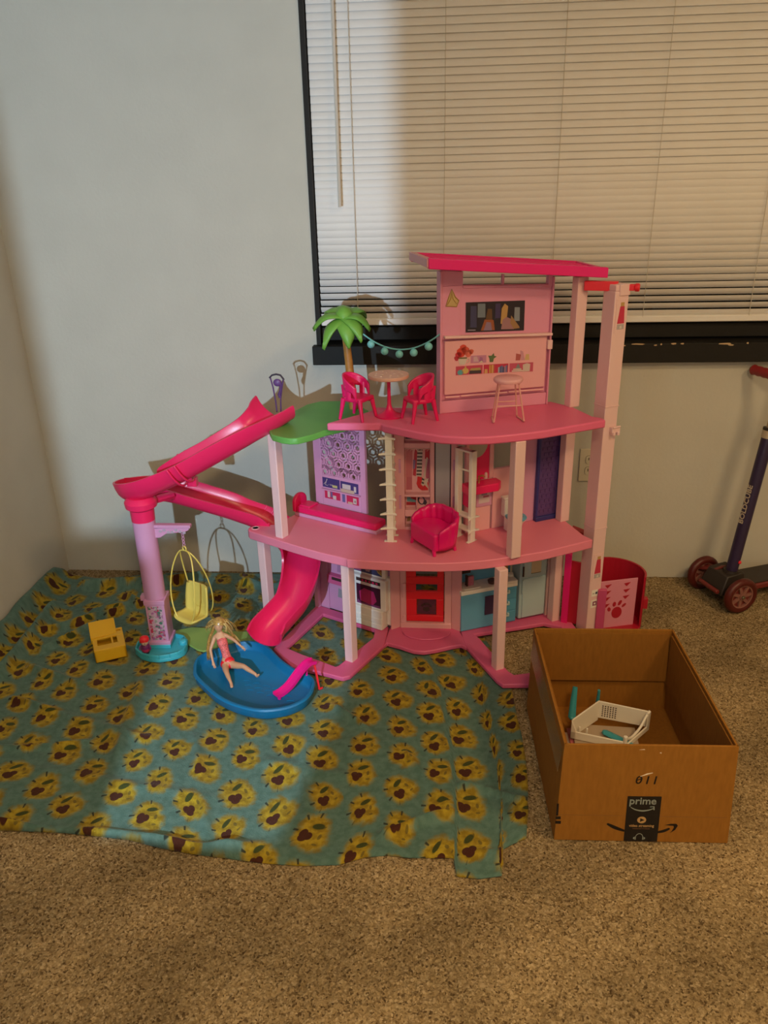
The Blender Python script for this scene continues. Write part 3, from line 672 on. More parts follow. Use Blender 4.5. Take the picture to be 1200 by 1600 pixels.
for k in range(7):
    x = .055+k*.0095; s_.tube([(x,-.012,.609),(x+.002,-.014,.604),(x-.003,-.016,.600)], .0007, 4)
s_.done('clothes_rail', wd_)

# ---- middle floor, right wing: bathroom wall, sink, sliding door
s_ = MB(RWF); s_.m(panelp_m)
s_.box(-.03,.052,-.012,0,Z2,.52); s_.box(-.03,-.02,-.012,0,.52,Z3B); s_.box(.045,.058,-.012,0,.52,Z3B); s_.box(.058,.125,-.012,0,Z2,.545); s_.m(lav_m); s_.box(.117,.20,-.012,0,Z2,Z3B)
bw = s_.done('bathroom_wall', house, bevel=.0015)
s_ = MB(RWF); s_.m(hot_m); s_.box(-.022,.046,-.010,-.004,.52,Z3B)
s_.m(mat('mirror foil dim', (.42,.40,.42), .3, .5, metal=.6)); s_.plate([(.004+.036*math.cos(a), .635+.048*math.sin(a)) for a in [i*math.pi/12 for i in range(24)]], -.004, -.0025)
s_.m(pale_m); s_.lathe([(.005,.522),(.005,.535),(.003,.54)], (.034,.0,0), 8); s_.done('vanity_mirror', bw)
s_ = MB(RWF); s_.m(hot_m); s_.prism([(-.045,0),(.066,0),(.066,.03),(.05,.045),(-.045,.045)], .496, .520); s_.box(-.04,-.02,0,.03,.455,.496); vb = s_.done('vanity_counter', bw, bevel=.002)
s_ = MB(RWF); s_.m(mat('amber tap', (.45,.16,.06), .4)); s_.tube([(.0,.02,.52),(.0,.02,.54),(.006,.03,.545),(.010,.034,.54)], .003, 6); s_.done('vanity_tap', bw)
s_ = MB(RWF); s_.m(lav_m); s_.box(.003,.052,0,.004,.440,.498); s_.m(mat('towel white', (.62,.52,.55), .7)); s_.box(.010,.045,.004,.005,.450,.496); s_.m(mat('towel grey', (.28,.24,.34), .7)); s_.box(.018,.036,.005,.0056,.474,.495); s_.m(mat('towel rose', (.45,.12,.20), .7)); s_.box(.024,.042,.005,.0056,.466,.472); s_.done('wall_cubby', bw)
s_ = MB(RWF); s_.m(lav_m); s_.box(.125,.15,0,.012,.575,.581); s_.done('soap_ledge', bw)
s_ = MB(RWF); s_.m(navy_m); s_.box(.198,.278,.0,.016,Z2,.376); s_.box(.198,.206,0,.012,.376,Z3B); s_.box(.268,.278,0,.012,.376,Z3B); s_.box(.278,.284,.002,.012,.45,.64); bd = s_.done('sliding_door', house, bevel=.0015)
s_ = MB(RWF); s_.m(purp_m); s_.box(.206,.268,.003,.008,.376,Z3B)
for k in range(19):
    for c in range(4):
        x = .213+c*.0155+(k%2)*.006; z = .386+k*.0162
        if x < .262: s_.box(x,x+.009,.008,.0098,z,z+.009)
part(s_.done('door_panel', bd), 'dark purple embossed door panel')

# ---- top floor: media panel
s_ = MB(PF); s_.m(mat('mauve pink plastic', (.72,.30,.46), .4, .4))
s_.plate([(.0,Z3),(.311,Z3),(.311,.745),(.0,.745)], -.022, -.002)
s_.plate([(.0,.745),(.311,.745),(.311,.912),(.0,.912)], -.022, -.010)
s_.plate([(.0,.912),(.311,.912),(.311,1.041),(.058,1.05),(.0,1.05)], -.022, -.006)
s_.plate([(.0,1.05),(.058,1.05),(.058,1.085),(.0,1.09)], -.022, -.004); s_.plate([(.0,.912),(.052,.912),(.052,1.05),(.0,1.05)], -.006, -.002)
s_.plate([(.168,1.045),(.175,1.045),(.175,1.072),(.168,1.073)], -.018, -.008)
s_.plate([(.300,1.035),(.313,1.035),(.313,1.066),(.300,1.067)], -.022, -.004)
s_.box(-.006,.0,-.03,.002,Z3,1.088); s_.box(.311,.316,-.03,.002,Z3,1.06)
s_.plate([(.058,1.042),(.30,1.034),(.30,1.041),(.058,1.049)], -.008, -.003)
mp = s_.done('media_wall', house, bevel=.0015)
s_ = MB(PF); s_.m(panelp_m); s_.box(.008,.304,-.010,-.001,.762,.908); fb = s_.done('fold_down_panel', mp, bevel=.002)
s_ = MB(PF); s_.m(pale_m); s_.plate([(.004,.917),(.314,.906),(.314,.913),(.004,.924)], -.006, .012); s_.done('wall_ledge', mp, bevel=.0015)
s_ = MB(PF); s_.m(panelp_m)
for x0, x1 in ((.010,.05),(.055,.19),(.195,.225),(.228,.30)): s_.tube([(x0,.001,.7565),(x1,.001,.7555)], .0028, 6)
s_.done('panel_hinge', mp)
s_ = MB(PF); s_.m(pale_m); s_.box(.304,.318,-.004,.006,.868,.893); s_.done('panel_clip', mp, bevel=.001)
# the flat screen: dark room print with soft colour areas
s_ = MB(PF); s_.m(mat('tv dark', (.022,.016,.030), .3)); s_.plate([(.068,.928),(.235,.923),(.234,1.002),(.067,1.006)], -.006, -.0035)
tv = [((.16,.20,.26),[(.100,.965),(.122,.964),(.121,1.000),(.100,1.001)]),((.05,.05,.13),[(.080,.94),(.098,.939),(.097,.995),(.080,.996)]),((.22,.26,.32),[(.205,.95),(.221,.949),(.220,.985),(.205,.986)]),((.05,.035,.12),[(.150,.96),(.165,.96),(.164,.998),(.150,.998)]),
      ((.30,.09,.04),[(.110,.930),(.150,.929),(.146,.955),(.135,.962),(.120,.958)]),((.25,.17,.28),[(.118,.930),(.142,.929),(.138,.95),(.126,.952)]),((.46,.28,.10),[(.166,.945),(.182,.94),(.186,.99),(.176,.997),(.168,.985)]),((.33,.17,.20),[(.168,.930),(.205,.928),(.198,.955),(.182,.962),(.172,.955)]),((.32,.18,.08),[(.196,.965),(.220,.935),(.222,.930),(.205,.929),(.194,.945)]),((.12,.06,.03),[(.123,.958),(.142,.957),(.140,.985),(.128,.986)]),((.25,.22,.30),[(.073,.932),(.095,.931),(.095,.934),(.073,.935)])]
for i, (c, pts) in enumerate(tv): s_.m(mat('tv %d'%i, c, .35)); s_.plate(pts, -.0036, -.0033+.00004*i)
s_.done('flat_screen', mp)
s_ = MB(PF); s_.m(mat('gold line', (.40,.26,.08), .5)); 
s_.tube([(.010,-.0012,1.0),(.018,-.0012,1.022),(.026,-.0012,1.042),(.036,-.0012,1.022),(.046,-.0012,1.012),(.040,-.0012,.997)], .0016, 5, closed=True)
s_.tube([(.014,-.0012,1.002),(.024,-.0012,1.018),(.026,-.0012,1.034),(.030,-.0012,1.018),(.040,-.0012,1.004)], .0015, 5)
s_.m(mat('gold fill', (.52,.38,.17), .5)); s_.plate([(.012,.998),(.040,.997),(.045,1.012),(.034,1.022),(.027,1.04),(.018,1.022)], -.003,-.0014); s_.done('gold_line_sticker', mp)
# printed shelf: flowers, books, ornaments
s_ = MB(PF)
def lay(c, pts, k=0): s_.m(mat('ink '+str(c), c, .55)); s_.plate(pts, -.0012, -.0004+.0001*k)
lay((.50,.06,.12), [(.040,.815),(.117,.8135),(.117,.838),(.040,.839)]); lay((.50,.03,.08), [(.120,.8135),(.192,.812),(.192,.836),(.120,.838)]); lay((.50,.08,.15), [(.196,.812),(.266,.8085),(.266,.834),(.196,.836)])
for cx, cz, r, c in ((.055,.876,.013,(.62,.05,.03)),(.066,.880,.011,(.62,.07,.04)),(.047,.869,.009,(.56,.03,.05)),(.075,.872,.010,(.64,.14,.10)),(.060,.888,.009,(.62,.06,.04)),(.083,.876,.007,(.6,.12,.08)),(.042,.861,.007,(.45,.03,.06))):
    lay(c, [(cx+r*math.cos(a)*(1+.15*math.sin(3*a)), cz+r*math.sin(a)) for a in [i*math.pi/6 for i in range(12)]], 1)
lay((.16,.14,.06), [(.05,.853),(.068,.852),(.072,.862),(.048,.863)], 2); lay((.60,.54,.50), [(.050,.843),(.066,.8425),(.072,.858),(.046,.859)], 3)
s_.m(mat('ink (0.6, 0.54, 0.5)', (.6,.54,.5), .55)); s_.tube([(.070,-.0004,.846),(.078,-.0004,.850),(.077,-.0004,.857),(.071,-.0004,.857)], .0012, 4)
lay((.50,.22,.36), [(.082,.845),(.127,.8435),(.127,.864),(.082,.865)]); lay((.56,.38,.46), [(.090,.848),(.105,.848),(.10,.862),(.09,.862)],1); lay((.35,.14,.32), [(.106,.846),(.118,.846),(.116,.858),(.108,.86)],1); lay((.62,.55,.42), [(.105,.845),(.118,.8445),(.114,.850)],2)
lay((.10,.16,.07), [(.137,.844),(.147,.8435),(.149,.853),(.157,.858),(.150,.860),(.148,.868),(.142,.861),(.132,.862),(.136,.853)])
lay((.42,.10,.10), [(.213,.843),(.226,.8425),(.228,.858),(.214,.862)]); lay((.56,.28,.36), [(.229,.8425),(.240,.842),(.234,.866),(.226,.87)],1); lay((.58,.42,.20), [(.240,.842),(.254,.8415),(.252,.858),(.243,.858)])
for cx, cz, r, c in ((.053,.822,.009,(.10,.36,.42)),(.067,.825,.010,(.60,.45,.14))): lay(c, [(cx+r*math.cos(a), cz+r*.8*math.sin(a)) for a in [i*math.pi/5 for i in range(10)]]+[], 2)
lay((.60,.45,.14), [(.065,.83),(.070,.83),(.069,.838),(.066,.838)],2)
lay((.05,.04,.05), [(.078,.816),(.113,.815),(.113,.824),(.08,.825)],2); lay((.40,.32,.12), [(.080,.825),(.112,.824),(.110,.831),(.084,.831)],2)
for k, c in enumerate(((.55,.30,.08),(.50,.20,.06),(.60,.42,.16),(.45,.10,.08))): lay(c, [(.136+k*.0042,.8135),(.1398+k*.0042,.8135),(.1398+k*.0042,.836),(.136+k*.0042,.836)],2)
lay((.60,.36,.15), [(.122,.8135),(.132,.8135),(.131,.825),(.123,.826)],2)
for k, c in enumerate(((.35,.40,.50),(.08,.11,.28),(.12,.16,.34),(.07,.09,.22),(.35,.20,.30),(.12,.14,.30))): lay(c, [(.162+k*.0046,.8125),(.1664+k*.0046,.8125),(.1664+k*.0046,.828+.002*(k%3)),(.162+k*.0046,.828+.002*(k%3))],2)
lay((.60,.54,.50), [(.203,.8125),(.236,.811),(.236,.815),(.203,.816)],2); lay((.55,.50,.42), [(.206,.817),(.232,.816),(.231,.820),(.207,.821)],2); lay((.20,.24,.26), [(.214,.821),(.228,.82),(.225,.828),(.221,.834),(.217,.828)],2)
lay((.58,.50,.46), [(.236,.8105),(.256,.810),(.257,.830),(.247,.833),(.235,.830)],3)
s_.done('shelf_print', fb)

# roof
a0 = Vector((-.036,-.52,1.103)); a1 = Vector((.426,-.372,1.060)); bk = Vector((-.052,.165,.006)); h = Vector((0,0,.026))
s_ = MB(); s_.m(fuch_m)
def rbar(p, q, d, h_, z=0):
    d = Vector(d); zz = Vector((0,0,z)); s_.hexa([p+zz,q+zz,q+d+zz,p+d+zz], [p+zz+h_,q+zz+h_,q+d+zz+h_,p+d+zz+h_])
ex = (a1-a0).normalized()
rbar(a0, a1, bk*.09, h); rf = s_.done('roof', house, bevel=.002)
s_ = MB(); s_.m(fuch_m); rbar(a0+bk*.91, a1+bk*.91, bk*.09, h*.9); rbar(a1-ex*.016+bk*.09, a1+bk*.09, bk*.82, h*.9); rbar(a0+bk*.09+ex*.014, a1-ex*.016+bk*.09, bk*.82, h*.35); s_.done('roof_panel', rf, bevel=.001)
s_ = MB(); s_.m(mat('pale translucent pink plastic', (.75,.33,.38), .3, .5, alpha=.85)); rbar(a0-ex*.004+bk*.02, a0+ex*.014+bk*.02, bk*.96, h*.8, .003); s_.done('roof_end', rf, bevel=.001)
s_ = MB(); s_.m(fuch_m)
for k in (.3,.5,.7): rbar(a0+bk*k+ex*.014, a1+bk*k-ex*.016, bk*.04, h*.45, .01)
s_.done('roof_rib', rf)
s_ = MB(); s_.m(red_m); T = frame((.372,-.35),(.9,-.32)); s_.T = T; s_.box(.0,.085,-.012,.012,1.028,1.052); s_.box(.085,.127,-.007,.007,1.030,1.046); s_.lathe([(.009,0),(.0105,.003),(.0105,.011),(.008,.013)], (.127,0,1.038), 12, Matrix.Rotation(math.pi/2,4,'Y')); part(s_.done('elevator_beam', house, bevel=.0015), 'red crossbeam behind the elevator tower')

# elevator tower
s_ = MB(TF); s_.m(pale_m); s_.box(0,.043,-.05,0,GZ,1.030); s_.box(.002,.041,-.048,-.002,1.030,1.046); tw = s_.done('elevator_tower', house, bevel=.002)
s_ = MB(TF); s_.m(pale_m); s_.box(.012,.045,-.052,.003,1.018,1.047); s_.done('tower_cap', tw, bevel=.002)
s_ = MB(TF); s_.m(pale_m)
for z in (.724,.360): s_.box(-.001,.044,-.051,.0015,z,z+.003)
s_.done('tower_seam', tw)
s_ = MB(TF); s_.m(pale_m); s_.box(.020,.047,0,.012,.652,.668); s_.box(.022,.030,0,.016,.645,.655); s_.box(.036,.044,0,.016,.645,.655); s_.tube([(.022,.012,.667),(.046,.012,.669)], .003, 6); s_.done('tower_clip', tw, bevel=.001)
for z0, z1 in ((.932,1.0),(.200,.270)):
    s_ = MB(TF); s_.m(pale_m); s_.plate([(.006,z0-.008),(.041,z0-.008),(.041,z1+.010),(.006,z1+.010)], 0, .0012)
    s_.m(mat('lamp crimson', (.56,.03,.08), .5)); s_.plate([(.012,z0+.016),(.034,z0+.016),(.031,z1-.008),(.018,z1-.008)], .0012, .0018)
    s_.m(mat('lamp gold', (.50,.30,.10), .5)); s_.plate([(.019,z1-.008),(.030,z1-.008),(.030,z1+.002),(.019,z1+.002)], .0012, .0018)
    s_.m(mat('lamp base grey', (.45,.38,.40), .5)); s_.plate([(.012,z0+.001),(.034,z0+.001),(.034,z0+.014),(.012,z0+.014)], .0012, .0018)
    s_.m(mat('lamp white', (.66,.60,.56), .5)); s_.plate([(.020,z0+.003),(.028,z0+.003),(.026,z0+.011),(.021,z0+.010)], .0018, .0022)
    part(s_.done('lamp_sticker', tw), 'pale sticker of a crimson lantern')
s_ = MB(TF)
s_.m(white_m); s_.plate([(.010,.139),(.034,.139),(.034,.160),(.010,.160)], 0, .0008); s_.m(mat('ink navy', (.03,.04,.08), .5)); s_.plate([(.023,.146),(.029,.146),(.0295,.153),(.0235,.153)], .0008,.0014); s_.m(mat('ink grey', (.45,.42,.40), .5)); s_.plate([(.013,.147),(.020,.147),(.020,.151),(.013,.151)], .0008,.0014)
s_.m(white_m); s_.plate([(.010,.100),(.034,.100),(.034,.126),(.010,.126)], 0, .0008); s_.m(mat('ink mauve', (.25,.05,.12), .5)); s_.plate([(.016,.107),(.030,.107),(.030,.121),(.016,.121)], .0008,.0014); s_.m(white_m); s_.plate([(.020,.111),(.026,.111),(.026,.117),(.020,.117)], .0014,.0018)
s_.done('button_sticker', tw)
# fuchsia lattice piece between the back pillar and the tower
s_ = MB(); s_.m(fuch_m); s_.hexa([(.374,-.348,GZ+.01),(.393,-.356,GZ+.01),(.391,-.366,GZ+.01),(.372,-.358,GZ+.01)],[(.374,-.348,.262),(.393,-.356,.258),(.391,-.366,.258),(.372,-.358,.262)]); s_.tube([(.389,-.355,.25),(.389,-.355,Z2B)], .005, 6); s_.m(crim_m); s_.hexa([(.393,-.352,GZ+.01),(.432,-.362,GZ+.01),(.431,-.367,GZ+.01),(.392,-.357,GZ+.01)],[(.393,-.352,.235),(.432,-.362,.232),(.431,-.367,.232),(.392,-.357,.235)]); s_.m(fuch_m); s_.T = RWF
for z in (.06,.12,.19): s_.box(.272,.281,.010,.020,z,z+.018)
part(s_.done('elevator_gate', house, bevel=.0015), 'fuchsia sliding gate beside the back pillar')

# elevator car: curved crimson shell with a pink paw gate, standing behind the tower
s_ = MB(); s_.m(crim_m)
cc = (.525,-.325); arcp = [(cc[0]+.1*math.cos(a), cc[1]+.1*math.sin(a)) for a in [math.radians(105-i*10) for i in range(14)]]
V = []; n = len(arcp)
inner = [(cc[0]+(p[0]-cc[0])*.94, cc[1]+(p[1]-cc[1])*.94) for p in arcp]
for i in range(n-1): s_.prism([arcp[i],arcp[i+1],inner[i+1],inner[i]], GZ+.002, .186)
ec = s_.done('elevator_car', house, smooth=30); part(ec, 'crimson curved elevator car')
s_ = MB(); s_.m(crim_m); s_.prism(arcp+[(.60,-.385),(.48,-.385)], GZ+.001, GZ+.008); s_.box(.616,.634,-.352,-.335,.070,.105); s_.done('car_floor', ec, bevel=.001)
s_ = MB(frame((.478,-.385),(.12,.032))); s_.m(mat('orchid gate plastic', (.68,.25,.36), .4, .4))
gt = []
s_.box(0,.122,-.004,0,GZ+.002,.178); gate = s_.done('car_gate', ec, bevel=.001)
s_ = MB(frame((.478,-.385),(.12,.032))); s_.m(crim_m)
for cx, zs in ((.026,(.165,.143,.121,.098)),(.088,(.165,.143,.121))):
    for z in zs: s_.plate([(cx-.011,z),(cx+.011,z+.002),(cx-.002,z-.011)], -.0003, .0008)
for cx, cz, rx, rz, an in ((.062,.066,.017,.020,0),(.036,.080,.0055,.0075,.2),(.052,.096,.0055,.0085,-.1),(.070,.099,.005,.0095,-.5),(.084,.089,.004,.0085,-.8)):
    s_.plate([(cx+rx*math.cos(a)*math.cos(an)-rz*math.sin(a)*math.sin(an), cz+rx*math.cos(a)*math.sin(an)+rz*math.sin(a)*math.cos(an)) for a in [i*math.pi/8 for i in range(16)]], -.0003, .0008)
s_.done('gate_cutout', gate)
s_ = MB(); s_.m(mat('orchid gate plastic', (0,0,0))); s_.hexa([(.474,-.38,GZ+.002),(.478,-.383,GZ+.002),(.508,-.232,GZ+.002),(.504,-.230,GZ+.002)], [(.474,-.38,.186),(.478,-.383,.186),(.508,-.232,.186),(.504,-.230,.186)]); s_.done('car_side', ec)
s_ = MB(); s_.m(mat('dull rose plastic', (.55,.07,.20), .45)); s_.box(.470,.496,-.402,-.390,GZ+.002,.160); s_.tube([(.474,-.38,.02),(.474,-.38,.235)], .0035, 6); s_.done('gate_post', ec, bevel=.002)
s_ = MB(); s_.m(crim_m); s_.prism([(.40,-.30),(.445,-.33),(.45,-.31),(.405,-.26)], .285, .31); s_.done('elevator_bracket', house)

# ================================================================ slide with its post
slide = thing('toy_slide', 'hot pink spiral toy slide on a lavender post joined to the roof garden', 'slide', (-.8522,-.513,.008))
path = spline([(-.468,-.418,.750),(-.500,-.452,.730),(-.545,-.478,.706),(-.605,-.494,.675),(-.69,-.505,.630),(-.78,-.513,.585),(-.85,-.497,.550),(-.882,-.448,.522),(-.855,-.395,.500),(-.79,-.372,.480)], 6)
path2 = spline([(-.885,-.455,.526),(-.86,-.400,.502),(-.79,-.372,.480),(-.70,-.368,.452),(-.61,-.362,.420),(-.53,-.345,.376),(-.465,-.355,.325),(-.428,-.395,.280),(-.424,-.445,.232),(-.442,-.495,.182),(-.476,-.537,.150),(-.499,-.570,.132),(-.508,-.606,.118)], 6)
def chute(P, w0, w1, h0, h1, n=12, flare=0):
    k = len(P)
    def sect(i):
        t = i/(k-1); a = w0+(w1-w0)*t+flare*max(0,1-i/12); h = h0+(h1-h0)*t
        out = [(a*math.cos(math.pi*(1-j/n)), -h*math.sin(math.pi*(1-j/n))**.8) for j in range(n+1)]
        th = .0032
        inn = [((a-th)*math.cos(math.pi*j/n), -(h-th)*math.sin(math.pi*j/n)**.8) for j in range(n+1)]
        return [(-a-.003,.0)]+[(-a-.003,-.003)]+out[1:-1]+[(a+.003,-.003),(a+.003,0)]+inn
    s_ = MB(); s_.sweep(P, sect); return s_
slide_m = mat('slide hot pink plastic', (.80,.018,.115), .3, .5)
s_ = chute(path[:46], .057, .062, .064, .062, flare=.027); s_.m(slide_m); s_.mats = []; s_.m(slide_m); s_.done('upper_chute', slide, smooth=45)
s_ = chute(path2[3:], .062, .052, .052, .064); s_.mats = []; s_.m(slide_m); s_.done('lower_chute', slide, smooth=45)
# clamps under the chutes
def clamp(P, i, r):
    p = P[i]; t = (P[i+1]-P[i-1]).normalized(); th = Vector((t.x,t.y,0)).normalized(); sd = Vector((th.y,-th.x,0)); up = sd.cross(t).normalized()
    s_ = MB(); s_.m(slide_m)
    for o_ in (-.012,.012):
        s_.tube([p+t*o_+sd*(r+.003)*math.cos(a)+up*(-(r+.006)*math.sin(a)**.8 if math.sin(a) > 1e-6 else 0) for a in [math.pi*k/12 for k in range(13)]], .0035, 6)
    c = p+sd*.018-up*(r+.012)
    s_.box(c.x-.014,c.x+.014,c.y-.010,c.y+.010,c.z-.014,c.z+.012)
    return s_
clamp(path, 27, .066).done('chute_clamp', slide, bevel=.001)
clamp(path2, 30, .053).done('chute_clamp', slide, bevel=.001)
PX, PY = -.8522, -.513
s_ = MB(); s_.m(slide_m); s_.lathe([(.033,.428),(.034,.462),(.044,.470),(.046,.486),(.040,.495),(.034,.50)], (PX,PY,0), 24); s_.tube([(PX+.03,PY+.02,.48),(PX+.065,PY+.07,.475),(PX+.05,PY+.11,.45)], .012, 8); s_.done('post_collar', slide, smooth=40)
s_ = MB(); s_.m(lav_m); s_.lathe([(.031,.17),(.0315,.40),(.033,.437)], (PX,PY,0), 24); s_.done('post', slide, smooth=40)
T = Matrix.Translation((PX+.003,PY,0)) @ Matrix.Rotation(math.radians(5),4,'Z')
s_ = MB(T); s_.m(lav_m); s_.box(-.028,.028,-.03,.03,.034,.168); s_.box(-.031,.031,-.033,.033,.165,.180); s_.box(-.033,.033,-.035,.035,.030,.042); s_.box(-.045,-.028,-.012,.012,.170,.186); pb = s_.done('post_block', slide, bevel=.002)
def floral():
    m = bpy.data.materials.new('floral print'); m.use_nodes = True; nt = m.node_tree; N = nt.nodes; L = nt.links; b = N['Principled BSDF']; b.inputs['Roughness'].default_value = .45
    tc = N.new('ShaderNodeTexCoord'); n = N.new('ShaderNodeTexNoise'); n.inputs['Scale'].default_value = 120; n.inputs['Detail'].default_value = 2; L.new(tc.outputs['Object'], n.inputs[0])
    v = N.new('ShaderNodeTexVoronoi'); v.inputs['Scale'].default_value = 150
    ad = N.new('ShaderNodeVectorMath'); ad.operation = 'MULTIPLY_ADD'; L.new(n.outputs['Color'], ad.inputs[0]); ad.inputs[1].default_value = (.006,.006,.006); L.new(tc.outputs['Object'], ad.inputs[2]); L.new(ad.outputs[0], v.inputs[0])
    s = N.new('ShaderNodeSeparateColor'); L.new(v.outputs['Color'], s.inputs[0])
    r = N.new('ShaderNodeValToRGB'); r.color_ramp.interpolation = 'CONSTANT'; e = r.color_ramp.elements; e[0].color = (.55,.34,.46,1); e[1].position = .42; e[1].color = (.45,.10,.25,1)
    for p, c in ((.55,(.55,.45,.50,1)),(.63,(.52,.03,.09,1)),(.74,(.16,.14,.18,1)),(.82,(.30,.33,.28,1)),(.90,(.40,.12,.33,1)),(.96,(.06,.18,.13,1))):
        q = e.new(p); q.color = c
    L.new(s.outputs[0], r.inputs[0]); L.new(r.outputs[0], b.inputs['Base Color']); return m
s_ = MB(T); s_.m(floral()); s_.box(-.022,.020,-.0308,-.0298,.046,.160); part(s_.done('floral_sticker', pb), 'floral printed sticker')
tq = mat('turquoise plastic', (.05,.42,.52), .35, .5)
OUT = [(-.924,-.530),(-.918,-.565),(-.89,-.592),(-.86,-.604),(-.83,-.606),(-.80,-.596),(-.778,-.582),(-.767,-.565),(-.765,-.54),(-.772,-.512),(-.79,-.488),(-.815,-.478),(-.84,-.475),(-.88,-.482),(-.91,-.50)]
ctr = (-.845,-.54)
inn = [(ctr[0]+(x-ctr[0])*.93, ctr[1]+(y-ctr[1])*.91) for x,y in OUT]
s_ = MB(); s_.m(tq); s_.prism(OUT, GZ-.002, .018)
for i in range(len(OUT)): j = (i+1)%len(OUT); s_.prism([OUT[i],OUT[j],inn[j],inn[i]], .016, .030)
s_.T = T; s_.box(-.032,.032,-.036,.034,.018,.031); s_.T = Matrix(); s_.lathe([(.014,.017),(.014,.027),(.009,.032),(1e-6,.033)], (-.785,-.515,0), 14); s_.done('post_base', slide, bevel=.002)
# bracket arm for the swing
s_ = MB(); s_.m(lav_m); s_.plate([(PX+.028,.402),(-.718,.413),(-.722,.398),(-.735,.392),(-.79,.386),(PX+.045,.374),(PX+.028,.372)], PY-.006, PY+.006); s_.box(PX+.025,-.716,PY-.009,PY+.009,.405,.414); br = s_.done('swing_bracket', slide, bevel=.001)
s_ = MB(); s_.m(mat('vine print', (.42,.33,.42), .5))
for k in range(7):
    x = -.805+k*.0115; z = .394+.004*math.sin(k*1.9)
    s_.plate([(x+.0055*math.cos(a), z+.0045*math.sin(a)) for a in [i*math.pi/3 for i in range(6)]], PY-.0068, PY-.0058)
s_.done('vine_sticker', br)

# ================================================================ swing chair
yel_m = mat('pale yellow plastic', (.70,.56,.12), .4, .4)
sw = thing('swing_chair', 'pale yellow hanging egg swing chair below the lavender bracket', 'swing', (-.744,-.512,.107), math.radians(-30), local=True)
def eggring(yw, tilt):
    P = []
    for i in range(36):
        a = 2*math.pi*i/36; zz = .112-.112*math.cos(a); ww = .050*math.copysign(abs(math.sin(a))**.72, math.sin(a))*(1.10-.2*(zz/.224))
        P.append((ww, yw*(1-(zz/.224)**2.2)*1.0, zz))
    return P
s_ = MB(); s_.m(yel_m); s_.tube(eggring(-.034,0), .0024, 6, closed=True); s_.done('swing_ring', sw, smooth=60)
s_ = MB(); s_.m(yel_m); s_.tube([(p[0],p[1],p[2]) for p in eggring(.044,0)], .0022, 6, closed=True); s_.done('swing_ring', sw, smooth=60)
SPF = spline([(0,-.040,.002),(0,-.034,.009),(0,-.015,.008),(0,.008,.007),(0,.020,.013),(0,.026,.032),(0,.031,.066),(0,.036,.096),(0,.037,.101)], 3)
def swseat(u, v):
    p = SPF[round(v*(len(SPF)-1))]; q = 2*u-1; hw = .046*(1-.16*max(0,v-.72)/.28)*(1-.22*max(0,.16-v)/.16)
    curl = .010*abs(q)**3; back = max(0, min(1, (v-.4)/.2))
    return (q*hw, p.y-curl*back, p.z+curl*(1-back)*.6)
s_ = MB(); s_.m(yel_m); s_.grid(swseat, 14, len(SPF)-1); s_.done('swing_seat', sw, solid=.006, smooth=60)
s_ = MB(); s_.m(yel_m); s_.tube([(.020*math.cos(a), .0262+.010*(.020*math.sin(a))/.03, .052+.022*math.sin(a)) for a in [i*math.pi/10 for i in range(20)]], .0012, 5, closed=True); s_.done('seat_relief', sw, smooth=60)
s_ = MB(); s_.m(yel_m); s_.tube([(.007*math.cos(a), 0, .230+.007*math.sin(a)) for a in [i*math.pi/6 for i in range(12)]], .0022, 6, closed=True); s_.done('swing_loop', sw, smooth=60)
s_ = MB(); s_.m(lav_m); z = .237
for k in range(6):
    c, s1 = (1,0) if k % 2 else (0,1)
    s_.tube([(.0042*math.cos(a)*c, .0042*math.cos(a)*s1, z+.005+.0062*math.sin(a)) for a in [i*math.pi/4 for i in range(8)]], .0011, 5, closed=True); z += .0098
s_.done('swing_chain', sw)

# ================================================================ pool, doll, small things on the blanket
pool_m = mat('pool blue plastic', (.006,.165,.37), .4, .35, bump=.15, bscale=350)
RIM = [(-.7022,-.678),(-.690,-.712),(-.6525,-.7561),(-.5955,-.811),(-.5375,-.8455),(-.4690,-.864),(-.405,-.851),(-.3645,-.8195),(-.348,-.785),(-.3445,-.7506),(-.3475,-.722),(-.3685,-.695),(-.4131,-.667),(-.4593,-.623),(-.5061,-.562),(-.535,-.537),(-.5697,-.5276),(-.5989,-.530),(-.6294,-.5475),(-.6864,-.5878),(-.7075,-.6192),(-.709,-.65)]
RIMS = [tuple(p)[:2] for p in spline([(*p,0) for p in RIM]+[(*RIM[0],0)], 4)][:-1]
def inset(P, d):
    n = len(P); out = []
    for i in range(n):
        a, c = Vector(P[i-1]), Vector(P[(i+1)%n]); t = (c-a).normalized(); out.append((P[i][0]-t.y*d, P[i][1]+t.x*d))
    return out
def rings(s_, levels):
    n = len(RIMS); V = []; F = []
    for d, z in levels: V += [(x,y,z) for x,y in inset(RIMS, d)]
    for k in range(len(levels)-1):
        for i in range(n): F.append((k*n+i, k*n+(i+1)%n, (k+1)*n+(i+1)%n, (k+1)*n+i))
    F.append(tuple(range((len(levels)-1)*n, len(levels)*n))); F.append(tuple(range(n))[::-1]); s_.add(V, F)
pool = thing('toy_pool', 'blue kidney shaped toy paddling pool with a doll lying in it', 'pool', (-.52,-.69,.006))
s_ = MB(); s_.m(pool_m); rings(s_, [(.009,.007),(.004,.012),(.001,.031),(-.001,.036),(.002,.040),(.008,.040),(.0105,.036),(.0135,.020),(.019,.0135)]); s_.done('pool_shell', pool, smooth=50)
s_ = MB(); s_.m(pool_m)
for k in range(5):
    for q in range(3):
        cx, cy = -.545+k*.03+.01*q, -.70-.022*k*.5-q*.022; s_.tube([(cx+.011*math.cos(a), cy+.006*math.sin(a), .0138) for a in [math.pi*(i/6)*.9 for i in range(7)]], .0009, 5)
s_.done('water_ripple', pool)
hp = mat('magenta pink plastic', (.80,.01,.26), .35, .5)
